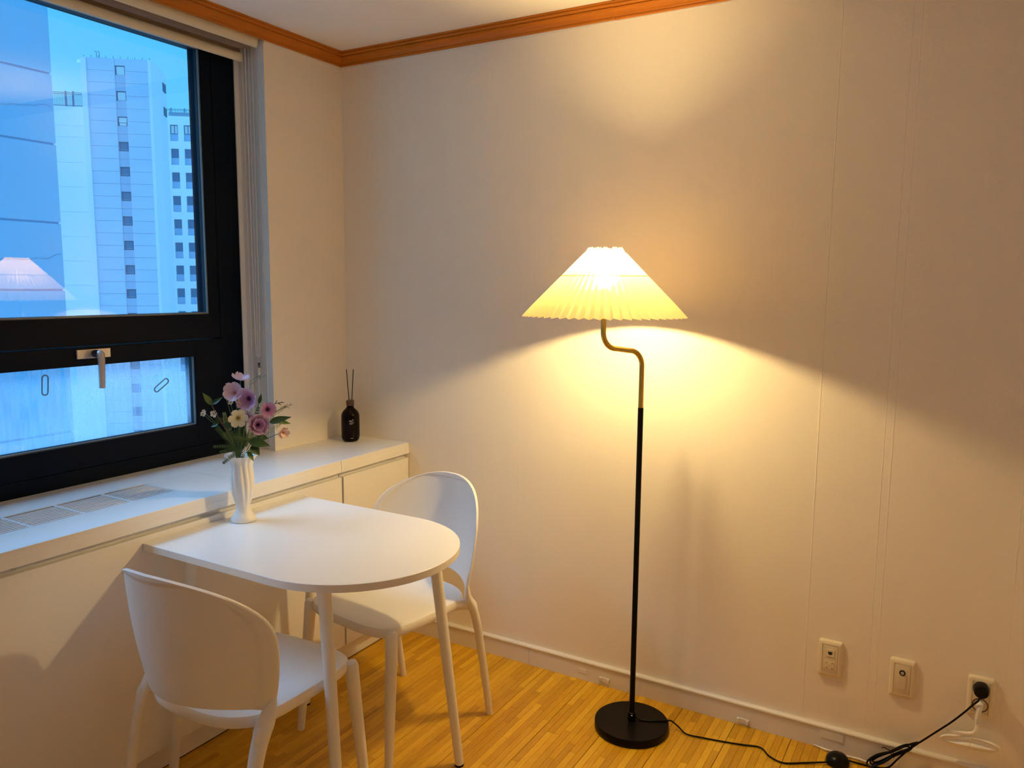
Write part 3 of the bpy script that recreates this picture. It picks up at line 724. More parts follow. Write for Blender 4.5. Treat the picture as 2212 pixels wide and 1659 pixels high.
# ------------------------------------------------------------------ floor lamp
def lamp():
    bx, by = 1.405, -0.217; lx, ly = 1.331, -0.350
    L = empty('floor_lamp', (bx, by, 0), label='lit floor lamp with a pleated cream shade, brass neck and black round base', cat='lamp')
    def lp(p): return Vector((p[0]-bx, p[1]-by, p[2]))
    bm = bmesh.new(); lathe(bm, [(0.118, 0.0), (0.1205, 0.003), (0.1205, 0.0245), (0.1185, 0.027), (0.02, 0.0275)], 72); link('base', bm, M['black'], L, smooth=True)
    bm = bmesh.new(); lathe(bm, [(0.0125, 0.0275), (0.0125, 0.056), (0.0095, 0.058)], 24); k = link('collar', bm, M['black'], L, smooth=True)
    bm = bmesh.new(); v = Vector((0.86, -2.29, 0)).normalized()*0.0125
    bmesh.ops.create_uvsphere(bm, u_segments=10, v_segments=6, radius=0.0028, matrix=Matrix.Translation((v.x, v.y, 0.050))); link('set_screw', bm, M['screw'], k, smooth=True)
    bm = bmesh.new(); tube(bm, [(0, 0, 0.0275), (0, 0, 0.5), (0, 0, 1.066)], 0.0088, 20); link('pole', bm, M['black'], L, smooth=True)
    d = Vector((lx-bx, ly-by, 0)); D = d.length; d.normalize(); R = 0.05
    pts = [Vector((0, 0, 1.066)), Vector((0, 0, 1.13)), Vector((0, 0, 1.196))]
    for i in range(1, 9): a = PI/2*i/8; pts.append(d*(R-R*math.cos(a))+Vector((0, 0, 1.196+R*math.sin(a))))
    z1 = 1.246; z2 = 1.2535
    pts.append(d*(D-R)+Vector((0, 0, z2)))
    for i in range(1, 9): a = PI/2*i/8; pts.append(d*(D-R+R*math.sin(a))+Vector((0, 0, z2+R-R*math.cos(a))))
    pts.append(d*D+Vector((0, 0, 1.385)))
    bm = bmesh.new(); tube(bm, pts, 0.0082, 18); link('gooseneck', bm, M['brass'], L, smooth=True)
    c = d*D
    bm = bmesh.new(); lathe(bm, [(0.012, 1.378), (0.018, 1.382), (0.018, 1.418), (0.013, 1.422)], 20, (c.x, c.y, 0)); link('socket', bm, M['print'], L, smooth=True)
    bm = bmesh.new(); bmesh.ops.create_uvsphere(bm, u_segments=20, v_segments=12, radius=0.034, matrix=Matrix.Translation((c.x, c.y, 1.453)) @ Matrix.Diagonal((1, 1, 0.47, 1))); link('bulb', bm, M['bulb'], L, smooth=True)
    bm = bmesh.new(); lathe(bm, [(0.0125, 1.423), (0.0165, 1.432), (0.0165, 1.436)], 24, (c.x, c.y, 0)); link('bulb_body', bm, M['print'], L, smooth=True)
    # pleated shade
    N = 54; zt, zb = 1.550, 1.3525; rt, rb = 0.0475, 0.236
    bm = bmesh.new(); rings = []
    rows = [0, 0.03, 0.055, 0.075, 0.10, 0.25, 0.4, 0.55, 0.7, 0.85, 1.0]
    rnd = random.Random(5); jit = [rnd.uniform(-0.0025, 0.0035) for _ in range(2*N)]
    for t in rows:
        ring = []
        for i in range(2*N):
            # each pleat: a broad face and a narrow return face
            a = 2*PI*(i//2)/N + (0.66*2*PI/N if i % 2 else 0)
            r = rt+(rb-rt)*t; amp = 0.0020+0.0068*t
            if t == 0.055: r -= 0.0012; amp *= 0.7
            rr = r+(amp if i % 2 else -amp)
            z = zt+(zb-zt)*t + (jit[i]*1.2 if t == 0 else 0) + ((-0.0022 if i % 2 else 0.0022) if t == 1 else 0)
            ring.append((c.x+rr*math.cos(a), c.y+rr*math.sin(a), z))
        rings.append(ring)
    loft(bm, rings, cap=False)
    sh = link('pleated_shade', bm, M['shade'], L); sh['label'] = 'pleated translucent cream shade'
    def ring(name, r, z, rad, par):
        bm = bmesh.new(); P = [(c.x+r*math.cos(2*PI*i/48), c.y+r*math.sin(2*PI*i/48), z) for i in range(49)]
        tube(bm, P, rad, 6); return link(name, bm, M['wire'], par, smooth=True)
    ring('shade_ring', rt+(rb-rt)*0.41-0.008, zt+(zb-zt)*0.41, 0.0016, sh)
    tr_ = ring('top_ring', rt+0.001, zt-0.016, 0.0012, sh)
    bm = bmesh.new()
    for k in range(3):
        a = 2*PI*k/3+0.4; r = rt+(rb-rt)*0.41-0.008; z = zt+(zb-zt)*0.41
        tube(bm, [(c.x+0.016*math.cos(a), c.y+0.016*math.sin(a), 1.416), (c.x+r*math.cos(a), c.y+r*math.sin(a), z)], 0.0013, 6)
    link('shade_carrier', bm, M['wire'], sh, smooth=True)
    # cord with foot switch, bundle and plug
    cord = [(1.4125, -0.2095, 0.045), (1.425, -0.207, 0.032), (1.46, -0.195, 0.0295), (1.51, -0.163, 0.0305), (1.523, -0.156, 0.027), (1.545, -0.155, 0.014), (1.575, -0.168, 0.006), (1.625, -0.158, 0.004), (1.690, -0.145, 0.004), (1.745, -0.131, 0.004), (1.797, -0.117, 0.004), (1.832, -0.150, 0.004), (1.876, -0.163, 0.004), (1.925, -0.134, 0.004), (1.990, -0.098, 0.008)]
    bm = bmesh.new(); tube(bm, [lp(p) for p in smooth_path(cord, 6)], 0.0026, 8); link('power_cord', bm, M['blackplastic'], L, smooth=True)
    bm = bmesh.new(); sx, sy = 2.018, -0.075
    lathe(bm, [(0.030, 0.0), (0.034, 0.003), (0.034, 0.012), (0.031, 0.020), (0.024, 0.0275), (0.014, 0.0315), (0.004, 0.033)], 36, lp((sx, sy, 0)))
    link('foot_switch', bm, M['blackplastic'], L, smooth=True)
    c2 = [(2.045, -0.055, 0.008), (2.085, -0.046, 0.004), (2.125, -0.045, 0.006), (2.155, -0.040, 0.014), (2.175, -0.034, 0.040), (2.195, -0.034, 0.070), (2.215, -0.036, 0.100), (2.235, -0.036, 0.120), (2.270, -0.036, 0.160), (2.305, -0.036, 0.200), (2.335, -0.038, 0.240), (2.357, -0.046, 0.276), (2.3685, -0.050, 0.293), (2.3715, -0.046, 0.304)]
    bm = bmesh.new(); tube(bm, [lp(p) for p in smooth_path(c2, 5)], 0.0028, 8); link('power_cord', bm, M['blackplastic'], L, smooth=True)
    # hank: long loops lying up the baseboard, tied in the middle
    A = Vector((2.105, -0.040, 0.012)); B = Vector((2.222, -0.034, 0.108)); ax = (B-A); sd = Vector((-ax.z, 0, ax.x)).normalized()
    loops = [(0.0, 1.0, 0.012, 0.0), (0.02, 0.93, 0.020, 0.004), (0.05, 1.05, 0.009, -0.004), (-0.05, 0.88, 0.016, 0.008)]
    bm = bmesh.new()
    for a0, a1, wdt, off in loops:
        ring_ = []
        for k in range(25):
            t = 2*PI*k/24; u = (a0+a1)/2+(a1-a0)/2*math.cos(t)
            pinch = 0.35+0.65*min(1, abs(u-0.5)*2.2)
            p = A+ax*u+sd*(wdt*math.sin(t)*pinch+off*0.3)+Vector((0, -off-0.004*math.sin(2*t), 0))
            p.z = max(p.z, 0.0035); p.y = min(p.y, -0.022)
            ring_.append(lp(p))
        tube(bm, ring_, 0.0027, 7)
    link('cord_hank', bm, M['blackplastic'], L, smooth=True)
    bm = bmesh.new(); mid = A+ax*0.5
    tube(bm, [lp(mid+sd*0.009*math.cos(2*PI*k/16)+Vector((0, -0.004+0.011*math.sin(2*PI*k/16), 0))) for k in range(17)], 0.0016, 6)
    tube(bm, [lp(mid+sd*0.008), lp(mid+sd*0.02+Vector((-0.012, -0.006, 0))), lp(mid+sd*0.015+Vector((-0.02, -0.006, 0)))], 0.0014, 6)
    link('wire_tie', bm, M['blackplastic'], L, smooth=True)
    bm = bmesh.new(); lathe(bm, [(0.0205, -0.026), (0.0205, -0.018), (0.0195, 0.0), (0.017, 0.006), (0.008, 0.0085), (0.002, 0.009)], 28)
    bmesh.ops.rotate(bm, verts=bm.verts, cent=(0, 0, 0), matrix=Matrix.Rotation(PI/2, 3, 'X')); bmesh.ops.translate(bm, verts=bm.verts, vec=lp((2.3742, -0.0345, 0.313)))
    link('plug', bm, M['blackplastic'], L, smooth=True)
lamp()

# ------------------------------------------------------------------ wall outlets
def rrect(w, h, r, n=5):
    out = []
    for sx, sy, a0 in ((1, 1, 0), (-1, 1, PI/2), (-1, -1, PI), (1, -1, 3*PI/2)):
        for k in range(n+1):
            a = a0+PI/2*k/n; out.append((sx*(w/2-r)+r*math.cos(a), sy*(h/2-r)+r*math.sin(a)))
    return out
def wall_plate(name, x, z, label, w=0.071, h=0.117):
    o = empty(name, (x, 0, z), label=label, cat='outlet')
    def ring(ww, hh, r, y): return [(a, y, b) for a, b in rrect(ww, hh, r)]
    bm = bmesh.new(); loft(bm, [ring(w, h, 0.007, 0), ring(w, h, 0.007, -0.003), ring(w-0.004, h-0.004, 0.007, -0.0085), ring(w-0.010, h-0.010, 0.006, -0.0110), ring(w-0.024, h-0.026, 0.002, -0.0120), ring(w-0.026, h-0.028, 0.002, -0.0100)])
    link('face_plate', bm, M['plate'], o, smooth=True)
    bm = bmesh.new(); loft(bm, [ring(w-0.0275, h-0.0295, 0.002, -0.009), ring(w-0.0275, h-0.0295, 0.002, -0.0118), ring(w-0.029, h-0.031, 0.002, -0.0122)])
    ins = link('insert', bm, M['plate2'], o, smooth=True)
    return o, ins
def bxp(name, x0, x1, z0, z1, y0, y1, m, par, bevel=0.0004):
    bm = bmesh.new(); box(bm, x0, x1, y0, y1, z0, z1); return link(name, bm, m, par, bevel=bevel)
def disc(name, x, z, r, y0, y1, m, par, r2=None):
    bm = bmesh.new()
    if r2 is None: prof = [[(r*math.cos(2*PI*i/24)+x, y, r*math.sin(2*PI*i/24)+z) for i in range(24)] for y in (y0, y1)]; loft(bm, prof)
    else:
        P = [[(q*math.cos(2*PI*i/28)+x, y, q*math.sin(2*PI*i/28)+z) for i in range(28)] for q, y in ((r, y0), (r, y1), (r2, y1), (r2, y0))]
        loft(bm, P+[P[0]], cap=False)
    return link(name, bm, m, par, smooth=True)
def outlets():
    o, i = wall_plate('network_outlet', 1.971, 0.297, 'cream wall plate with a network jack above a telephone jack')
    for zc in (0.020, -0.020):
        s = bxp('jack_frame', -0.0125, 0.0125, zc-0.0115, zc+0.0115, -0.0138, -0.011, M['plate'], o)
        if zc > 0:
            bxp('port', -0.006, 0.006, zc-0.003, zc+0.0045, -0.0142, -0.0136, M['hole'], s, 0); bxp('port_notch', -0.003, 0.003, zc-0.0055, zc-0.003, -0.0142, -0.0136, M['hole'], s, 0)
        else:
            bxp('port', -0.0065, 0.0065, zc-0.004, zc+0.004, -0.0145, -0.0136, M['plate2'], s, 0)
            for a, b in ((-0.008, 0.0085), (0.008, 0.0085), (-0.008, -0.0085), (0.008, -0.0085)):
                bxp('contact', a-0.0014, a+0.0014, zc+b-0.0013, zc+b+0.0013, -0.0143, -0.0136, M['hole'], s, 0)
    o, i = wall_plate('antenna_outlet', 2.173, 0.286, 'cream wall plate with one round aerial socket above a blank', 0.070, 0.120)
    r = bxp('recess', -0.0125, 0.0125, -0.033, 0.033, -0.0128, -0.011, M['plate'], o)
    bxp('blank_cover', -0.0105, 0.0105, -0.029, 0.010, -0.0148, -0.0126, M['plate2'], r)
    d = disc('aerial_socket', 0.0, 0.0205, 0.0085, -0.012, -0.0150, M['hole'], r); disc('socket_core', 0, 0.0205, 0.0042, -0.0149, -0.0165, M['print'], d); 
    disc('core_hole', 0, 0.0205, 0.0016, -0.0164, -0.0168, M['hole'], d)
    o, i = wall_plate('power_outlet', 2.3745, 0.285, 'cream wall plate with the black and the white plug in it', 0.068, 0.120)
    for zc in (0.026, -0.022):
        disc('socket_ring', 0, zc, 0.0205, -0.0118, -0.0135, M['collar'], o, 0.0178)
        disc('socket_face', 0, zc, 0.0178, -0.0115, -0.0124, M['plate'], o)
    # white cable tied into a hank, hanging from its plug
    c = empty('power_cable', (2.373, -0.02, 0.262), label='coiled white power cable hanging from the lower socket', cat='cable')
    def lp(p): return Vector((p[0]-2.373, p[1]+0.02, p[2]-0.262))
    bm = bmesh.new()
    tube(bm, [lp(p) for p in smooth_path([(2.373, -0.016, 0.272), (2.373, -0.030, 0.276), (2.372, -0.040, 0.270), (2.371, -0.041, 0.255), (2.370, -0.040, 0.236)], 5)], [0.0105, 0.0105, 0.011, 0.0112, 0.0112, 0.011, 0.0108, 0.0105, 0.0102, 0.010, 0.0098, 0.0095, 0.009, 0.0086, 0.0083, 0.008, 0.0078, 0.0076, 0.0074, 0.0072, 0.007], 14, flat=0.8)
    link('plug', bm, M['plastic'], c, smooth=True)
    bm = bmesh.new()
    for k in range(4): tube(bm, [lp((2.370, -0.040, 0.236-0.0048*k)), lp((2.370, -0.040, 0.233-0.0048*k))], 0.0068-0.0006*k, 12)
    link('strain_relief', bm, M['plastic'], c, smooth=True)
    hank = [(2.370, -0.040, 0.222), (2.370, -0.038, 0.205), (2.364, -0.034, 0.188), (2.350, -0.031, 0.180), (2.325, -0.031, 0.1765), (2.300, -0.031, 0.1755)]
    for k in range(4):                                  # flat loops side by side, tied in the middle
        hl = (0.071, 0.066, 0.069, 0.061)[k]; hh = (0.0165, 0.0130, 0.0085, 0.0120)[k]; zo = (0.004, -0.002, 0.001, -0.009)[k]; yy = (-0.032, -0.029, -0.026, -0.023)[k]
        for j in range(12):
            t = PI*0.62+2*PI*j/12
            u = hl*math.cos(t); v = hh*math.sin(t)*(0.65+0.35*abs(math.cos(t)))
            hank.append((2.356+u+0.004*(k % 2), yy-0.0025*math.sin(3*t), 0.1535+zo+v+0.07*u-0.8*u*u))
    bm = bmesh.new(); tube(bm, [lp(p) for p in smooth_path(hank, 6)], 0.0046, 8); link('cable_hank', bm, M['cable'], c, smooth=True)
    bm = bmesh.new(); P = [lp((2.357+0.002*math.sin(t), -0.029+0.012*math.cos(t), 0.153+0.023*math.sin(t))) for t in [2*PI*k/20 for k in range(21)]]
    tube(bm, P, 0.0009, 6); link('wire_tie', bm, M['cord'], c, smooth=True)
outlets()

# ------------------------------------------------------------------ reed diffuser
def text_mesh(body, size, font_scale=1.0):
    cu = bpy.data.curves.new('print', 'FONT'); cu.body = body; cu.size = size; cu.align_x = 'CENTER'; cu.align_y = 'CENTER'; cu.extrude = 0.0
    o = bpy.data.objects.new('print', cu); COL.objects.link(o)
    bpy.context.view_layer.update()
    me = bpy.data.meshes.new_from_object(o.evaluated_get(bpy.context.evaluated_depsgraph_get()))
    bpy.data.objects.remove(o); bpy.data.curves.remove(cu)
    return me
def diffuser():
    x, y = 0.110, -0.104
    d = empty('reed_diffuser', (x, y, ZL), label='dark brown bottle with two black reeds, in the corner on the ledge', cat='diffuser')
    bm = bmesh.new()
    prof = [(0.024, 0.0), (0.029, 0.0015), (0.0345, 0.009), (0.0372, 0.020), (0.0374, 0.060), (0.0370, 0.105), (0.0350, 0.115), (0.0290, 0.1255), (0.0195, 0.1345), (0.0150, 0.1395), (0.0138, 0.144), (0.0138, 0.150)]
    lathe(bm, prof, 48); link('bottle', bm, M['bottle'], d, smooth=True)
    bm = bmesh.new(); lathe(bm, [(0.0150, 0.1475), (0.0160, 0.148), (0.0160, 0.1675), (0.0152, 0.1685), (0.006, 0.1685)], 32); link('wooden_collar', bm, M['collar'], d, smooth=True)
    r = Vector((0.7605, 0.649, 0))
    for a0, a1 in ((-0.0008, -0.0125), (0.0035, 0.0150)):
        bm = bmesh.new(); tube(bm, [r*a0+Vector((0, 0, 0.12)), r*(a0+(a1-a0)*0.3)+Vector((0, 0, 0.168)), r*a1+Vector((0, 0, 0.2955))], 0.0017, 8); link('reed', bm, M['stick'], d, smooth=True)
    # wrap the printed letters round the glass, towards the room
    face = math.atan2(-0.72, 0.70)
    R = 0.0377
    def put(body, size, dx, z, ry=0.0):
        me = text_mesh(body, size); bm = bmesh.new(); bm.from_mesh(me); bpy.data.meshes.remove(me)
        for v in bm.verts:
            s = v.co.x+dx; zz = v.co.y+z; a = face+s/R
            v.co = Vector((R*math.cos(a), R*math.sin(a), zz))
        link('label_print', bm, M['print'], d)
    z0 = 0.0830
    for chx, dx, dz in (('H', -0.0068, 0.0055), ('E', -0.0008, 0.0035), ('T', 0.0050, 0.0075), ('R', -0.0056, -0.0055), ('A', 0.0000, -0.0062), ('S', 0.0058, -0.0020)):
        put(chx, 0.0088, dx+0.003, z0+dz)
    put('hetras', 0.0045, 0.003, 0.0175)
diffuser()

# ------------------------------------------------------------------ vase and flowers
VX, VY = 0.396, -0.908
def vase():
    v = empty('flower_vase', (VX, VY, ZT), label='white fluted ceramic vase holding flowers on the table', cat='vase')
    prof = [(0.030, 0.0), (0.0370, 0.001), (0.0382, 0.005), (0.0370, 0.010), (0.0315, 0.018), (0.0255, 0.028), (0.0215, 0.038), (0.0203, 0.046), (0.0215, 0.054), (0.0250, 0.066), (0.0290, 0.082), (0.0322, 0.100), (0.0337, 0.118),
            (0.0338, 0.135), (0.0325, 0.150), (0.0312, 0.163), (0.0316, 0.175), (0.0345, 0.187), (0.0400, 0.197), (0.0470, 0.204), (0.0480, 0.2055), (0.0465, 0.2050), (0.0390, 0.196), (0.0320, 0.184), (0.0285, 0.170), (0.0285, 0.13)]
    def fn(r, z, a, k):
        w = max(0, min(1, (z-0.045)/0.03))
        if k > 18: w *= 0.8
        return r*(1+0.060*w*(abs(math.cos(6*a+z*14))*2-1.15)) if k < 24 else r
    bm = bmesh.new(); lathe(bm, prof, 144, fn=fn); link('vase_body', bm, M['ceramic'], v, smooth=True, auto=False)
vase()
U_R = Vector((0.649, 0.761, 0)).normalized()      # to the right across the bouquet, seen from the room
U_F = Vector((0.761, -0.649, 0)).normalized()     # out of the bouquet towards the room
ORG = Vector((VX, VY, 0))
K = 1/716.0/7.541
def bp(cx, cy, f=0.0):
    """point of the bouquet: a across, z up (metres), f towards the room"""
    a = (cx-718)*K; z = 0.9255+(1500-cy)*K
    k = 1-f/2.5
    return ORG+U_R*a+U_F*f+Vector((0, 0, z))
MOUTH = ORG+Vector((0, 0, 0.915))
def leaf_mesh(name, L, W, fold=0.25, curl=0.2, nu=7, tip=1.6, serr=0.0):
    bm = bmesh.new(); rows = []
    for i in range(nu+1):
        t = i/nu; w = W/2*(math.sin(PI*min(1, t**0.75))**0.9)*(1-0.25*t**tip) if 0 < t < 1 else 0.0006
        if serr: w *= 1+serr*(1 if i % 2 else -1)
        x = L*t; zc = -curl*L*t*t
        rows.append([(x, -w, zc+fold*w), (x, -w*0.5, zc+fold*w*0.35), (x, 0, zc), (x, w*0.5, zc+fold*w*0.35), (x, w, zc+fold*w)])
    loft(bm, rows, cap=False, closed=False)
    me = bpy.data.meshes.new(name); bm.to_mesh(me); bm.free(); me.shade_smooth(); return me
def petal_mesh(name, L, W, cup=0.5, ruffle=0.0, seed=0, notch=0.0, base=0.18):
    rnd = random.Random(seed); ph = rnd.uniform(0, 6)
    bm = bmesh.new(); rows = []; nu, nv = 8, 8
    for i in range(nu+1):
        t = i/nu; w = W/2*(base+(1-base)*math.sin(PI*0.5*min(1, t*1.25))**1.2)*(math.sqrt(max(0.0, 1-max(0, (t-0.62)/0.40)**2)) if t > 0.62 else 1)
        row = []
        for j in range(nv+1):
            s = -1+2*j/nv
            lift = cup*L*(1-math.cos(t*1.5))*0.9
            x = L*t*(1-0.12*cup*t)-notch*L*(1-abs(s))*(t**6)
            y = w*s
            z = lift*0.9+0.12*W*s*s*t+ruffle*L*t*t*math.sin(s*5.5+ph)*0.5
            row.append((x, y, z))
        rows.append(row)
    loft(bm, rows, cap=False, closed=False)
    me = bpy.data.meshes.new(name); bm.to_mesh(me); bm.free(); me.shade_smooth(); return me
def place(me, name, m, parent, mtx):
    if not me.materials: me.materials.append(m)
    o = bpy.data.objects.new(name, me); COL.objects.link(o); o.parent = parent; o.matrix_local = mtx; return o
def stem_to(parent, P, m=None, rad=0.0011, via=None):
    """stem from the flower head (parent's origin at P) down into the vase mouth"""
    rel = MOUTH-P; jit = Vector((random.uniform(-0.012, 0.012), random.uniform(-0.012, 0.012), 0))
    mid = rel*0.5+Vector((0, 0, 0.012))
    bm = bmesh.new(); tube(bm, smooth_path([Vector((0, 0, 0)), mid, rel+jit+Vector((0, 0, -0.01)), rel+jit*0.6+Vector((0, 0, -0.06))], 4), rad, 6)
    return link('stem', bm, m or M['stem'], parent, smooth=True)
def axis_mtx(d, spin=0.0):
    return Vector(d).to_track_quat('Z', 'Y').to_matrix().to_4x4() @ Matrix.Rotation(spin, 4, 'Z')
def flower(name, label, cat, P, face, n, L, W, m, cup, ruffle, centre, crad, group=None, layers=1, seed=1, base=0.18, stem=True, notch=0.0, flower_spin=0.0):
    o = empty(name, P, label=label, cat=cat, group=group)
    d = (U_R*face[0]+Vector((0, 0, face[1]))+U_F*face[2]).normalized()
    rnd = random.Random(seed); A = axis_mtx(d, flower_spin)
    me = [petal_mesh('petal', L*rnd.uniform(0.92, 1.05), W, cup, ruffle, seed*10+i, notch, base) for i in range(min(3, n))]
    for l in range(layers):
        for i in range(n):
            ang = 2*PI*(i+0.5*l)/n+rnd.uniform(-0.08, 0.08)
            tilt = -0.35*l+rnd.uniform(-0.06, 0.06)
            s = 1-0.2*l
            place(me[i % len(me)], 'petal', m, o, A @ Matrix.Rotation(ang, 4, 'Z') @ Matrix.Rotation(tilt, 4, 'Y') @ Matrix.Scale(s, 4) @ Matrix.Translation((0.0008, 0, 0.0)))
    if centre:
        bm = bmesh.new(); bmesh.ops.create_uvsphere(bm, u_segments=12, v_segments=8, radius=crad)
        for v in bm.verts: v.co *= 1+0.12*math.sin(v.co.x*3000)*math.sin(v.co.y*2700)
        c = link('flower_centre', bm, centre, o, smooth=True); c.matrix_local = A @ Matrix.Translation((0, 0, crad*0.5))
    if stem: stem_to(o, Vector(P))
    return o
def bouquet():
    fl = lambda *a, **k: flower(*a, **k)
    g = 'lilac flowers in the vase'
    fl('lilac_flower', 'largest lilac flower, upper middle of the bouquet, dark throat turned left', 'flower', bp(865, 560, 0.030), (-0.45, 0.10, 0.8), 6, 0.036, 0.040, M['purple'], 0.70, 0.22, M['darkcentre'], 0.0055, g, 1, 3, notch=0.05)
    fl('lilac_flower', 'ruffled lilac flower low in the middle of the bouquet', 'flower', bp(985, 985, 0.036), (0.15, 0.15, 0.9), 6, 0.035, 0.040, M['purple'], 0.80, 0.28, M['darkcentre'], 0.004, g, 2, 4, notch=0.04)
    fl('lilac_flower', 'small lilac flower at the right of the bouquet, dark centre facing out', 'flower', bp(1150, 755, 0.020), (0.25, 0.0, 0.95), 6, 0.0235, 0.025, M['purple'], 0.35, 0.12, M['darkcentre'], 0.0045, g, 1, 5)
    fl('lilac_flower', 'half-hidden little lilac flower beside the cream flower', 'flower', bp(830, 855, 0.026), (0.0, 0.05, 1), 5, 0.017, 0.016, M['palepink'], 0.3, 0.08, M['darkcentre'], 0.0048, g, 1, 6)
    fl('pale_lilac_flower', 'pale lilac flower at the upper left of the bouquet', 'flower', bp(650, 470, 0.012), (-0.3, 0.35, 0.75), 5, 0.033, 0.034, M['palepink'], 0.55, 0.20, M['goldcentre'], 0.003, 'pale lilac flowers in the vase', 1, 7)
    fl('pale_lilac_flower', 'topmost pale pink blossom of the bouquet, seen from the side', 'flower', bp(745, 265, 0.004), (0.15, 0.95, 0.25), 5, 0.029, 0.026, M['palepink'], 0.55, 0.16, M['darkcentre'], 0.002, 'pale lilac flowers in the vase', 1, 8)
    fl('cream_flower', 'cream cosmos flower with a golden centre, left of middle in the bouquet', 'flower', bp(690, 860, 0.038), (0.05, -0.05, 0.95), 6, 0.030, 0.0225, M['cream'], 0.22, 0.07, M['goldcentre'], 0.0042, None, 1, 9, notch=0.03)
    fl('peach_flower', 'pale peach double blossom drooping at the lower right of the bouquet', 'flower', bp(1375, 1150, 0.015), (0.35, -0.15, 0.8), 7, 0.020, 0.013, M['peach'], 0.6, 0.10, M['goldcentre'], 0.002, None, 2, 10)
    # small white filler flowers
    gw = 'small white filler flowers'
    whites = [(165, 800, 0.0, 0.0075, 'outermost tiny white flower at the far left of the bouquet'), (325, 800, 0.008, 0.0105, 'white five-petalled flower at the left of the bouquet, behind the red twig'),
              (500, 480, 0.004, 0.0060, 'tiny white bud flower left of the pale lilac flower'), (585, 615, 0.022, 0.0065, 'tiny white flower below the pale lilac flower'),
              (690, 575, 0.028, 0.0062, 'tiny white flower left of the largest lilac flower'), (715, 640, 0.030, 0.0060, 'tiny white flower directly above the cream flower'), (175, 765, -0.004, 0.006, 'second tiny white flower at the far left, just above the outermost')]
    for i, (cx, cy, f, L, lab) in enumerate(whites):
        fl('white_flower', lab, 'flower', bp(cx, cy, f), (-0.2, 0.2, 0.9), 5, L, L*0.85, M['whitepetal'], 0.3, 0.05, M['goldcentre'], L*0.22, gw, 1, 20+i)
    # leaf twigs
    def leafset(name, label, lst, m, stemm=None, twig=None, cat='leaf', group=None):
        P = bp(*lst[0][:3]); o = empty(name, P, label=label, cat=cat, group=group)
        for (cx, cy, f, tx, ty, tf, W, mm) in lst:
            A = bp(cx, cy, f); B = bp(tx, ty, tf); d = (B-A); L = d.length
            x = d.normalized(); n = (U_F*0.75+Vector((0, 0, 0.55))); n = (n-x*n.dot(x)).normalized(); yv = n.cross(x)
            Mx = Matrix((x, yv, n)).transposed().to_4x4(); Mx.translation = A-P
            me = leaf_mesh('leaf', L, W, 0.25, 0.12, 9)
            place(me, 'leaf', mm or m, o, Mx)
        if twig:
            bm = bmesh.new(); tube(bm, [p-P for p in smooth_path([bp(*q) for q in twig]+[MOUTH], 5)], 0.0013, 6); link('twig', bm, stemm or M['stem'], o, smooth=True)
        else: stem_to(o, P)
        return o
    gl = 'leaf twigs in the vase'
    leafset('leaf_twig', 'reddish twig with light green leaves rising at the left of the bouquet', [(300, 650, 0.012, 175, 450, 0.006, 0.019, M['leaf2']), (305, 640, 0.012, 460, 520, 0.016, 0.0145, M['leaf']), (290, 640, 0.012, 300, 560, 0.02, 0.010, M['leaf'])], M['leaf2'], M['redstem'], [(300, 650, 0.012), (350, 770, 0.016), (450, 960, 0.018)], 'foliage', gl)
    leafset('leaf_twig', 'dark pointed leaves reaching right beneath the small lilac flower', [(1165, 985, 0.010, 1515, 885, 0.012, 0.025, M['leaf']), (1290, 975, 0.004, 1505, 1005, 0.010, 0.016, M['leaf2'])], M['leaf'], None, None, 'foliage', gl)
    leafset('leaf_twig', 'broad dark leaves folding over the right rim of the vase', [(830, 1250, 0.030, 1165, 1320, 0.040, 0.034, M['leaf']), (870, 1330, 0.034, 1000, 1470, 0.046, 0.030, M['leaf']), (815, 1410, 0.036, 905, 1560, 0.048, 0.016, M['leaf2']), (960, 1190, 0.02, 1150, 1230, 0.02, 0.024, M['leaf'])], M['leaf'], None, None, 'foliage', gl)
    leafset('leaf_twig', 'rounded dark leaves at the left edge of the bouquet below the twig', [(440, 960, 0.016, 330, 830, 0.012, 0.016, M['leaf']), (620, 1010, 0.02, 440, 955, 0.02, 0.020, M['leaf']), (380, 960, 0.004, 265, 1010, 0.0, 0.015, M['leaf'])], M['leaf'], None, None, 'foliage', gl)
    leafset('leaf_twig', 'single narrow leaf standing behind the largest lilac flower', [(1020, 680, -0.012, 1060, 520, -0.016, 0.012, M['leaf'])], M['leaf'], None, None, 'foliage', gl)
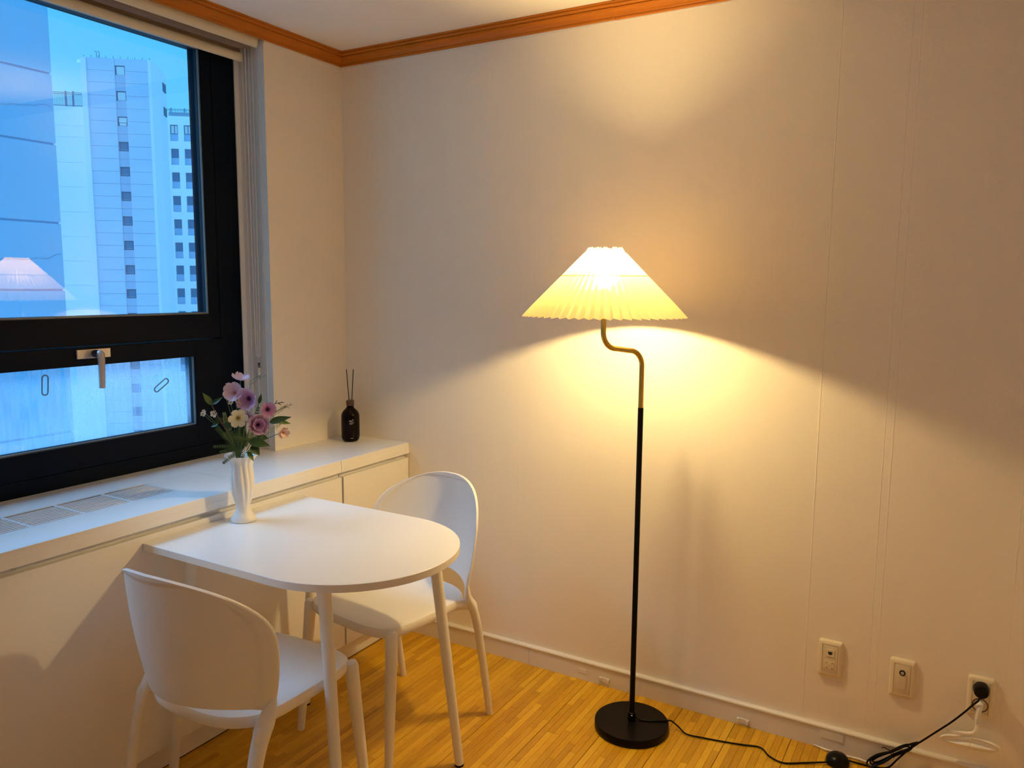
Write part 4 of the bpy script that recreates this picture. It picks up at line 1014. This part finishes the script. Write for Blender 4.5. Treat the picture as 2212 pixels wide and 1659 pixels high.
    # fern fronds: leaflets a few pixels wide, joined per frond
    def frond(label, pts, W, m, name='fern_frond', n=13, group='fern fronds in the vase', dens=1.0, cat='fern'):
        P = bp(*pts[0]); path = [p-P for p in smooth_path([bp(*q) for q in pts], 8)]
        bm = bmesh.new(); tube(bm, path, 0.0007, 5)
        N = len(path)
        for i in range(n):
            t = (i+0.6)/n; k = min(N-2, int(t*(N-1))); p = path[k].lerp(path[k+1], t*(N-1)-k); d = (path[k+1]-path[k]).normalized()
            s = U_F.cross(d).normalized(); wl = W*(1-0.72*t)*(0.6+0.4*math.sin(PI*min(1, t*2.5)))
            for sg in (-1, 1):
                q = (s*sg*0.85+d*0.6+U_F*0.12*sg).normalized()
                for h in range(6):
                    c0 = p+q*wl*h/6; ll = max(0.0042, wl*0.36)*(1-0.45*h/6)
                    for s2 in (-1, 1):
                        r2 = (q*0.7+q.cross(U_F)*s2*0.8+U_F*random.uniform(-0.25, 0.3)).normalized()
                        a = bm.verts.new(c0); b = bm.verts.new(c0+r2*ll*0.5+q*ll*0.22); e = bm.verts.new(c0+r2*ll); f = bm.verts.new(c0+r2*ll*0.5-q*ll*0.12+U_F*0.0006)
                        bm.faces.new((a, b, e, f))
                a = bm.verts.new(p); b = bm.verts.new(p+q*wl+U_F*0.0002); e = bm.verts.new(p+q*wl*0.5+d*0.0007); bm.faces.new((a, b, e))
        me = bpy.data.meshes.new('frond'); bm.to_mesh(me); bm.free()
        o = empty(name, P, label=label, cat=cat, group=group)
        place(me, 'frond', m, o, Matrix.Identity(4))
        return o
    frond('fern frond reaching furthest left, low in the bouquet', [(700, 1400, 0.020), (520, 1330, 0.022), (310, 1325, 0.016)], 0.020, M['fern'])
    frond('fern frond dropping over the left rim of the vase', [(720, 1400, 0.030), (600, 1450, 0.042), (445, 1565, 0.048)], 0.019, M['fern'])
    frond('fern frond pointing up left under the dark leaves', [(680, 1350, 0.014), (500, 1200, 0.014), (350, 1040, 0.008)], 0.024, M['fern'])
    frond('light fern frond lying across the middle of the bouquet', [(450, 1110, 0.030), (640, 1160, 0.044), (850, 1200, 0.050)], 0.022, M['leaf2'])
    frond('fern frond hanging below the light frond, left of the broad leaves', [(790, 1200, 0.034), (720, 1320, 0.046), (660, 1440, 0.050)], 0.024, M['fern'])
    frond('short fern frond just above the left rim of the vase', [(700, 1420, 0.012), (560, 1400, 0.012), (400, 1420, 0.014)], 0.018, M['fern'])
    frond('fern frond behind the cream flower', [(700, 1300, 0.0), (600, 1130, 0.0), (420, 880, -0.004)], 0.022, M['fern'])
    frond('upright fern frond in the heart of the bouquet', [(760, 1300, 0.0), (760, 1080, 0.004), (760, 800, 0.0)], 0.024, M['fern'])
    frond('fern frond filling the right heart of the bouquet', [(800, 1300, 0.0), (930, 1080, -0.004), (1010, 740, -0.008)], 0.022, M['fern'])
    # beaded yellow-green sprays
    def spray(label, pts, W, m, n=26, br=0.0016, group='beaded sprays in the vase'):
        P = bp(*pts[0]); path = [p-P for p in smooth_path([bp(*q) for q in pts], 8)]; N = len(path)
        bm = bmesh.new(); tube(bm, path, 0.0007, 5); rnd = random.Random(n)
        for i in range(n):
            t = (i+0.5)/n; k = min(N-2, int(t*(N-1))); p = path[k].lerp(path[k+1], t*(N-1)-k); d = (path[k+1]-path[k]).normalized(); s = U_F.cross(d).normalized()
            for sg in (-1, 1):
                q = p+(s*sg+d*0.5).normalized()*W*(1-0.7*t)*rnd.uniform(0.5, 1)+U_F*rnd.uniform(-0.003, 0.004)
                tube(bm, [p, q], 0.0004, 4)
                bmesh.ops.create_icosphere(bm, subdivisions=1, radius=br, matrix=Matrix.Translation(q))
        me = bpy.data.meshes.new('spray'); bm.to_mesh(me); bm.free()
        o = empty('beaded_spray', P, label=label, cat='foliage', group=group); place(me, 'spray', m, o, Matrix.Identity(4)); return o
    spray('yellow-green beaded spray above the peach blossom', [(900, 1230, 0.010), (1130, 1120, 0.022), (1370, 985, 0.020)], 0.014, M['sprig'], 26)
    spray('yellow-green spray behind the small lilac flower', [(1120, 950, -0.012), (1300, 830, -0.012), (1440, 740, -0.012)], 0.010, M['sprig'], 20)
    spray('pale speckled spray standing beside the low lilac flower', [(880, 1200, 0.040), (870, 1030, 0.044), (890, 850, 0.044)], 0.009, M['sprig'], 24, 0.0013)
    spray('pale green spray left of the cream flower', [(560, 1080, 0.010), (500, 920, 0.010), (480, 790, 0.008)], 0.012, M['sprig'], 22)
    spray('pale cream sprig at the foot of the bouquet, inside the rim', [(745, 1500, 0.034), (760, 1420, 0.044), (790, 1330, 0.044)], 0.008, M['whitepetal'], 14, 0.0014)
    # thin dark sprigs
    def sprig(label, paths, m, rad=0.0007):
        P = bp(*paths[0][0]); bm = bmesh.new()
        for q in paths: tube(bm, [p-P for p in smooth_path([bp(*a) for a in q], 5)], rad, 5)
        o = empty('thin_sprig', P, label=label, cat='foliage', group='thin sprigs in the vase'); link('sprig', bm, m, o, smooth=True)
    sprig('thin dark branching sprig at the far right of the bouquet', [[(1180, 900, -0.010), (1340, 790, -0.010), (1550, 715, -0.010)], [(1450, 750, -0.010), (1500, 770, -0.010)], [(1440, 745, -0.010), (1475, 700, -0.010)], [(1500, 725, -0.010), (1520, 690, -0.010)]], M['darksprig'])
    sprig('small dark seed sprig above the right leaves', [[(1150, 800, -0.014), (1280, 690, -0.014), (1420, 680, -0.014)], [(1270, 700, -0.014), (1305, 635, -0.014)], [(1330, 690, -0.014), (1390, 665, -0.014)], [(1320, 690, -0.014), (1370, 715, -0.014)]], M['darksprig'], 0.0011)
    sprig('hair-thin grass blades above the largest lilac flower', [[(880, 700, -0.02), (890, 360, -0.02), (930, 285, -0.02), (1060, 225, -0.02)], [(890, 370, -0.02), (1030, 280, -0.02), (1160, 205, -0.02)]], M['stem'], 0.0005)
bouquet()

# ------------------------------------------------------------------ outside: sky-lit buildings
S = 1.22
ED = Vector((-0.6337, 0.7736, 0)); ER = Vector((0.7736, 0.6337, 0)); VP0 = Vector((2.2691, -2.5044, 1.4405))
GZ = -34.0
def outside():
    tag(boxes('ground', [(-260, 60, -120, 220, GZ-0.5, GZ)], M['ground']), 'grey ground far below the window', 'ground', kind='structure')
    rot = Matrix((ER, ED, Vector((0, 0, 1)))).transposed().to_4x4()      # x right along the facade, y away, z up
    def frame_at(d): 
        m = rot.copy(); m.translation = Vector((VP0.x, VP0.y, 0))+ED*d*S; return m
    def Z(z): return 1.4405+S*(z-1.4405)
    def facade(name, d, label):
        o = empty(name, (0, 0, 0), label=label, cat='building'); o.matrix_world = frame_at(d); return o
    def bx(name, par, x0, x1, y0, y1, z0, z1, m, bevel=0):
        bm = bmesh.new(); box(bm, x0, x1, y0, y1, z0, z1); return link(name, bm, m, par, bevel=bevel)
    # ---- tower
    t = facade('tower_block', 80, 'tall concrete tower with one column of small windows, seen through the window')
    x0, x1, x2, x3 = -27.37*S, -26.9*S, -21.55*S, -21.27*S; top = Z(21.88)
    bm = bmesh.new()
    out = [(x1, 0.25), (x2, 0.25), (x2, 2.0), (x1, 2.0)]
    prism(bm, [(x0, 0.4), (x3, 0.4), (-21.07*S, 2.0*S), (-21.22*S, 3.4*S), (-21.35*S, 5.3*S), (x0, 5.3*S)], GZ, top-0.15); link('tower_body', bm, M['conc_wing'], t)
    bx('corner_pillar', t, x0, x1, 0, 0.5, GZ, top, M['conc_wing']); bx('corner_pillar', t, x2, x3, 0, 0.5, GZ, top, M['conc_wing'])
    floors = [20.86-2.2785*k for k in range(19)]
    cw = -24.03*S
    edges = [top]+[Z(f-1.15) for f in floors]
    for k, f in enumerate(floors):
        zt = top if k == 0 else Z(f+1.13); zb = Z(f-1.1485)
        wz0, wz1 = Z(f-0.43), Z(f+0.43); wx0, wx1 = cw-0.40*S, cw+0.40*S
        # wall slabs either side: two courses a storey, gap lines between
        zm = (zt+zb)/2
        for a, b in ((zb+0.022, zm-0.012), (zm+0.012, zt)):
            bx('wall_slab', t, x1, wx0-0.06, 0.12, 0.39, a, b, M['conc_tower']); bx('wall_slab', t, wx1+0.06, x2, 0.12, 0.39, a, b, M['conc_tower'])
        bx('window_spandrel', t, wx0-0.05, wx1+0.05, 0.16, 0.39, zb+0.02, wz0, M['conc_dark'])
        if zt-wz1 > 0.02: bx('window_spandrel', t, wx0-0.05, wx1+0.05, 0.16, 0.39, wz1, zt, M['conc_dark'] if k else M['conc_tower'])
        w = bx('window', t, wx0, wx1, 0.34, 0.39, wz0, wz1, M['farframe'])
        pale = k < 3
        bx('pane', w, wx0+0.09, wx1-0.05, 0.30, 0.335, wz0+(0.42 if k == 2 else 0.05), wz1-0.10, M['farpale'] if pale else M['farglass'])
        if k == 2: bx('pane', w, wx0+0.12, wx1-0.09, 0.30, 0.335, wz0+0.06, wz0+0.36, M['farpale'])
        if k > 2: bx('sill_bar', w, wx0+0.04, wx1-0.05, 0.29, 0.335, wz0+0.10, wz0+0.24, M['marker'])
    bx('joint_backing', t, x1, x2, 0.375, 0.42, GZ, top-0.02, M['joint'])
    for f in floors[:2]:
        w = bx('side_window', t, -21.35*S, -21.20*S, 3.6*S, 4.7*S, Z(f-0.9), Z(f-0.1), M['farframe'])
    bm = bmesh.new()
    for i in range(10): xx = x0+0.3+(x3-x0-0.5)*i/9; tube(bm, [(xx, 0.3, top), (xx+0.03, 0.3, top+0.28)], 0.03, 5)
    for xx in (-26.0*S, -25.75*S): tube(bm, [(xx, 0.3, top), (xx, 0.3, top+0.55), (xx-0.08, 0.3, top+0.72), (xx-0.22, 0.3, top+0.70)], 0.035, 5)
    link('roof_rods', bm, M['rail'], t)
    bx('roof_lamp', t, x0-0.42, x0, 0.2, 0.5, top-0.55, top-0.25, M['white_far'])
    # ---- left wing with roof railing
    wg = facade('left_wing_block', 81, 'pale windowless block with a roof railing, left of the tower')
    xa, xb = -36*S, -27.5*S; tz = Z(17.62)
    fz = [tz, Z(15.9), Z(14.85), Z(12.55), Z(10.3), Z(8.0), Z(5.7), Z(3.4), Z(1.1), Z(-1.2), Z(-6), GZ]
    for a, b in zip(fz, fz[1:]): bx('wall_slab', wg, xa, xb, 0, 0.4, b+0.015, a-0.0, M['conc_wing'])
    bx('block_body', wg, xa, xb, 0.38, 12, GZ, tz-0.1, M['conc_wing'])
    bm = bmesh.new()
    for z in (tz+1.30*S, tz+1.17*S, tz+0.15): box(bm, xa, xb, 0.25, 0.33, z-0.03, z+0.03)
    i = 0; x = xb-0.05
    while x > xa: box(bm, x-0.014, x+0.014, 0.27, 0.31, tz+0.1, tz+1.2*S); x -= 0.17
    rl = link('roof_railing', bm, M['rail'], wg)
    for x in (-28.55*S, -29.2*S, -31*S): bx('railing_post', wg, x-0.07, x+0.07, 0.2, 0.36, tz, tz+1.42*S, M['rail'])
    # ---- right white block
    K2 = 92/84
    rb = facade('right_white_block', 92, 'white apartment block with two columns of windows, right of the tower')
    SK = S*K2
    def ZK(z): return 1.4405+SK*(z-1.4405)
    xa, xb = -21.55*SK, -12*SK; tz = ZK(17.72)
    cols = [(-20.84, -20.08), (-19.55, -18.85), (-18.3, -17.55), (-16.9, -16.1), (-15.5, -14.7), (-14.0, -13.3)]
    rows = [16.11-2.2905*k for k in range(11)]
    hz = 0.79
    xs = [xa]+[v*SK for c in cols for v in c]+[xb]
    for k in range(0, len(xs), 2): bx('wall_pier', rb, xs[k], xs[k+1], 0, 0.5, GZ, tz, M['white_far'])
    zs = [tz]+[ZK(v) for r in rows for v in (r+hz, r-hz)]+[GZ]
    for c in cols:
        for k in range(0, len(zs), 2): bx('wall_band', rb, c[0]*SK, c[1]*SK, 0, 0.5, zs[k+1], zs[k], M['white_far'])
        for j, r in enumerate(rows):
            w = bx('window', rb, c[0]*SK, c[1]*SK, 0.30, 0.36, ZK(r-hz), ZK(r+hz), M['farglass'])
            bx('lower_panel', w, c[0]*SK+0.03, c[1]*SK-0.03, 0.27, 0.295, ZK(r-hz), ZK(r-0.1), M['conc_near'])
            if j == 0:
                mx = (c[0]+c[1])/2*SK
                bx('pane', w, c[0]*SK+0.12, mx-0.03, 0.26, 0.295, ZK(r-0.02), ZK(r+hz)-0.12, M['farpale']); bx('pane', w, mx+0.08, c[1]*SK-0.12, 0.26, 0.295, ZK(r-0.02), ZK(r+hz)-0.12, M['farpale'])
    for r in rows:
        for dz in (1.12, -0.83): bx('wall_vent', rb, -21.30*SK, -21.15*SK, -0.12, 0, ZK(r+dz)-0.06, ZK(r+dz)+0.06, M['farpale'])
    bx('block_body', rb, xa, xb, 0.48, 12, GZ, tz-0.1, M['white_far'])
    bx('roof_parapet', rb, xa+0.6, xb, 1.2, 1.5, tz-0.1, tz+0.72, M['marker'])
    bm = bmesh.new()
    for z in (1.15, 1.0): box(bm, xa, xb, 1.3, 1.36, tz+z-0.02, tz+z+0.02)
    x = xa
    while x < xb: box(bm, x-0.02, x+0.02, 1.3, 1.36, tz+0.6, tz+1.15); x += 0.35
    for x in (-20.9*SK, -19.6*SK): box(bm, x-0.05, x+0.05, 1.28, 1.38, tz, tz+1.3)
    link('roof_railing', bm, M['rail'], rb)
    # ---- near block across the yard, parallel to this house
    nb = empty('near_block', (-30, 16.3, 0), label='blue-grey panelled block close by, filling the left of the window', cat='building')
    js = [12.6, 9.66, 6.93, 3.81, 1.11, -1.9, -4.8, -7.7, GZ]
    for a, b in zip(js, js[1:]): bx('wall_panel', nb, -0.3, 0, -46, 0, b+0.035, a-0.035, M['conc_near'], 0.03)
    bx('wall_panel', nb, -0.3, 0, -46, 0, 12.6+0.035, 15.0, M['conc_near'], 0.03)
    bx('block_body', nb, -10, -0.12, -46, -0.03, GZ, 14.9, M['conc_near'])
    for z0, seed in ((8.35, 1), (2.46, 2)):
        bm = bmesh.new(); rnd = random.Random(seed); pts = [(0.02, -0.1-0.22*k, z0+0.05*math.sin(k*0.55+seed)-0.02*k+rnd.uniform(-0.05, 0.05)) for k in range(28)]
        tube(bm, pts, 0.011, 5); link('crack_line', bm, M['joint'], nb)
outside()
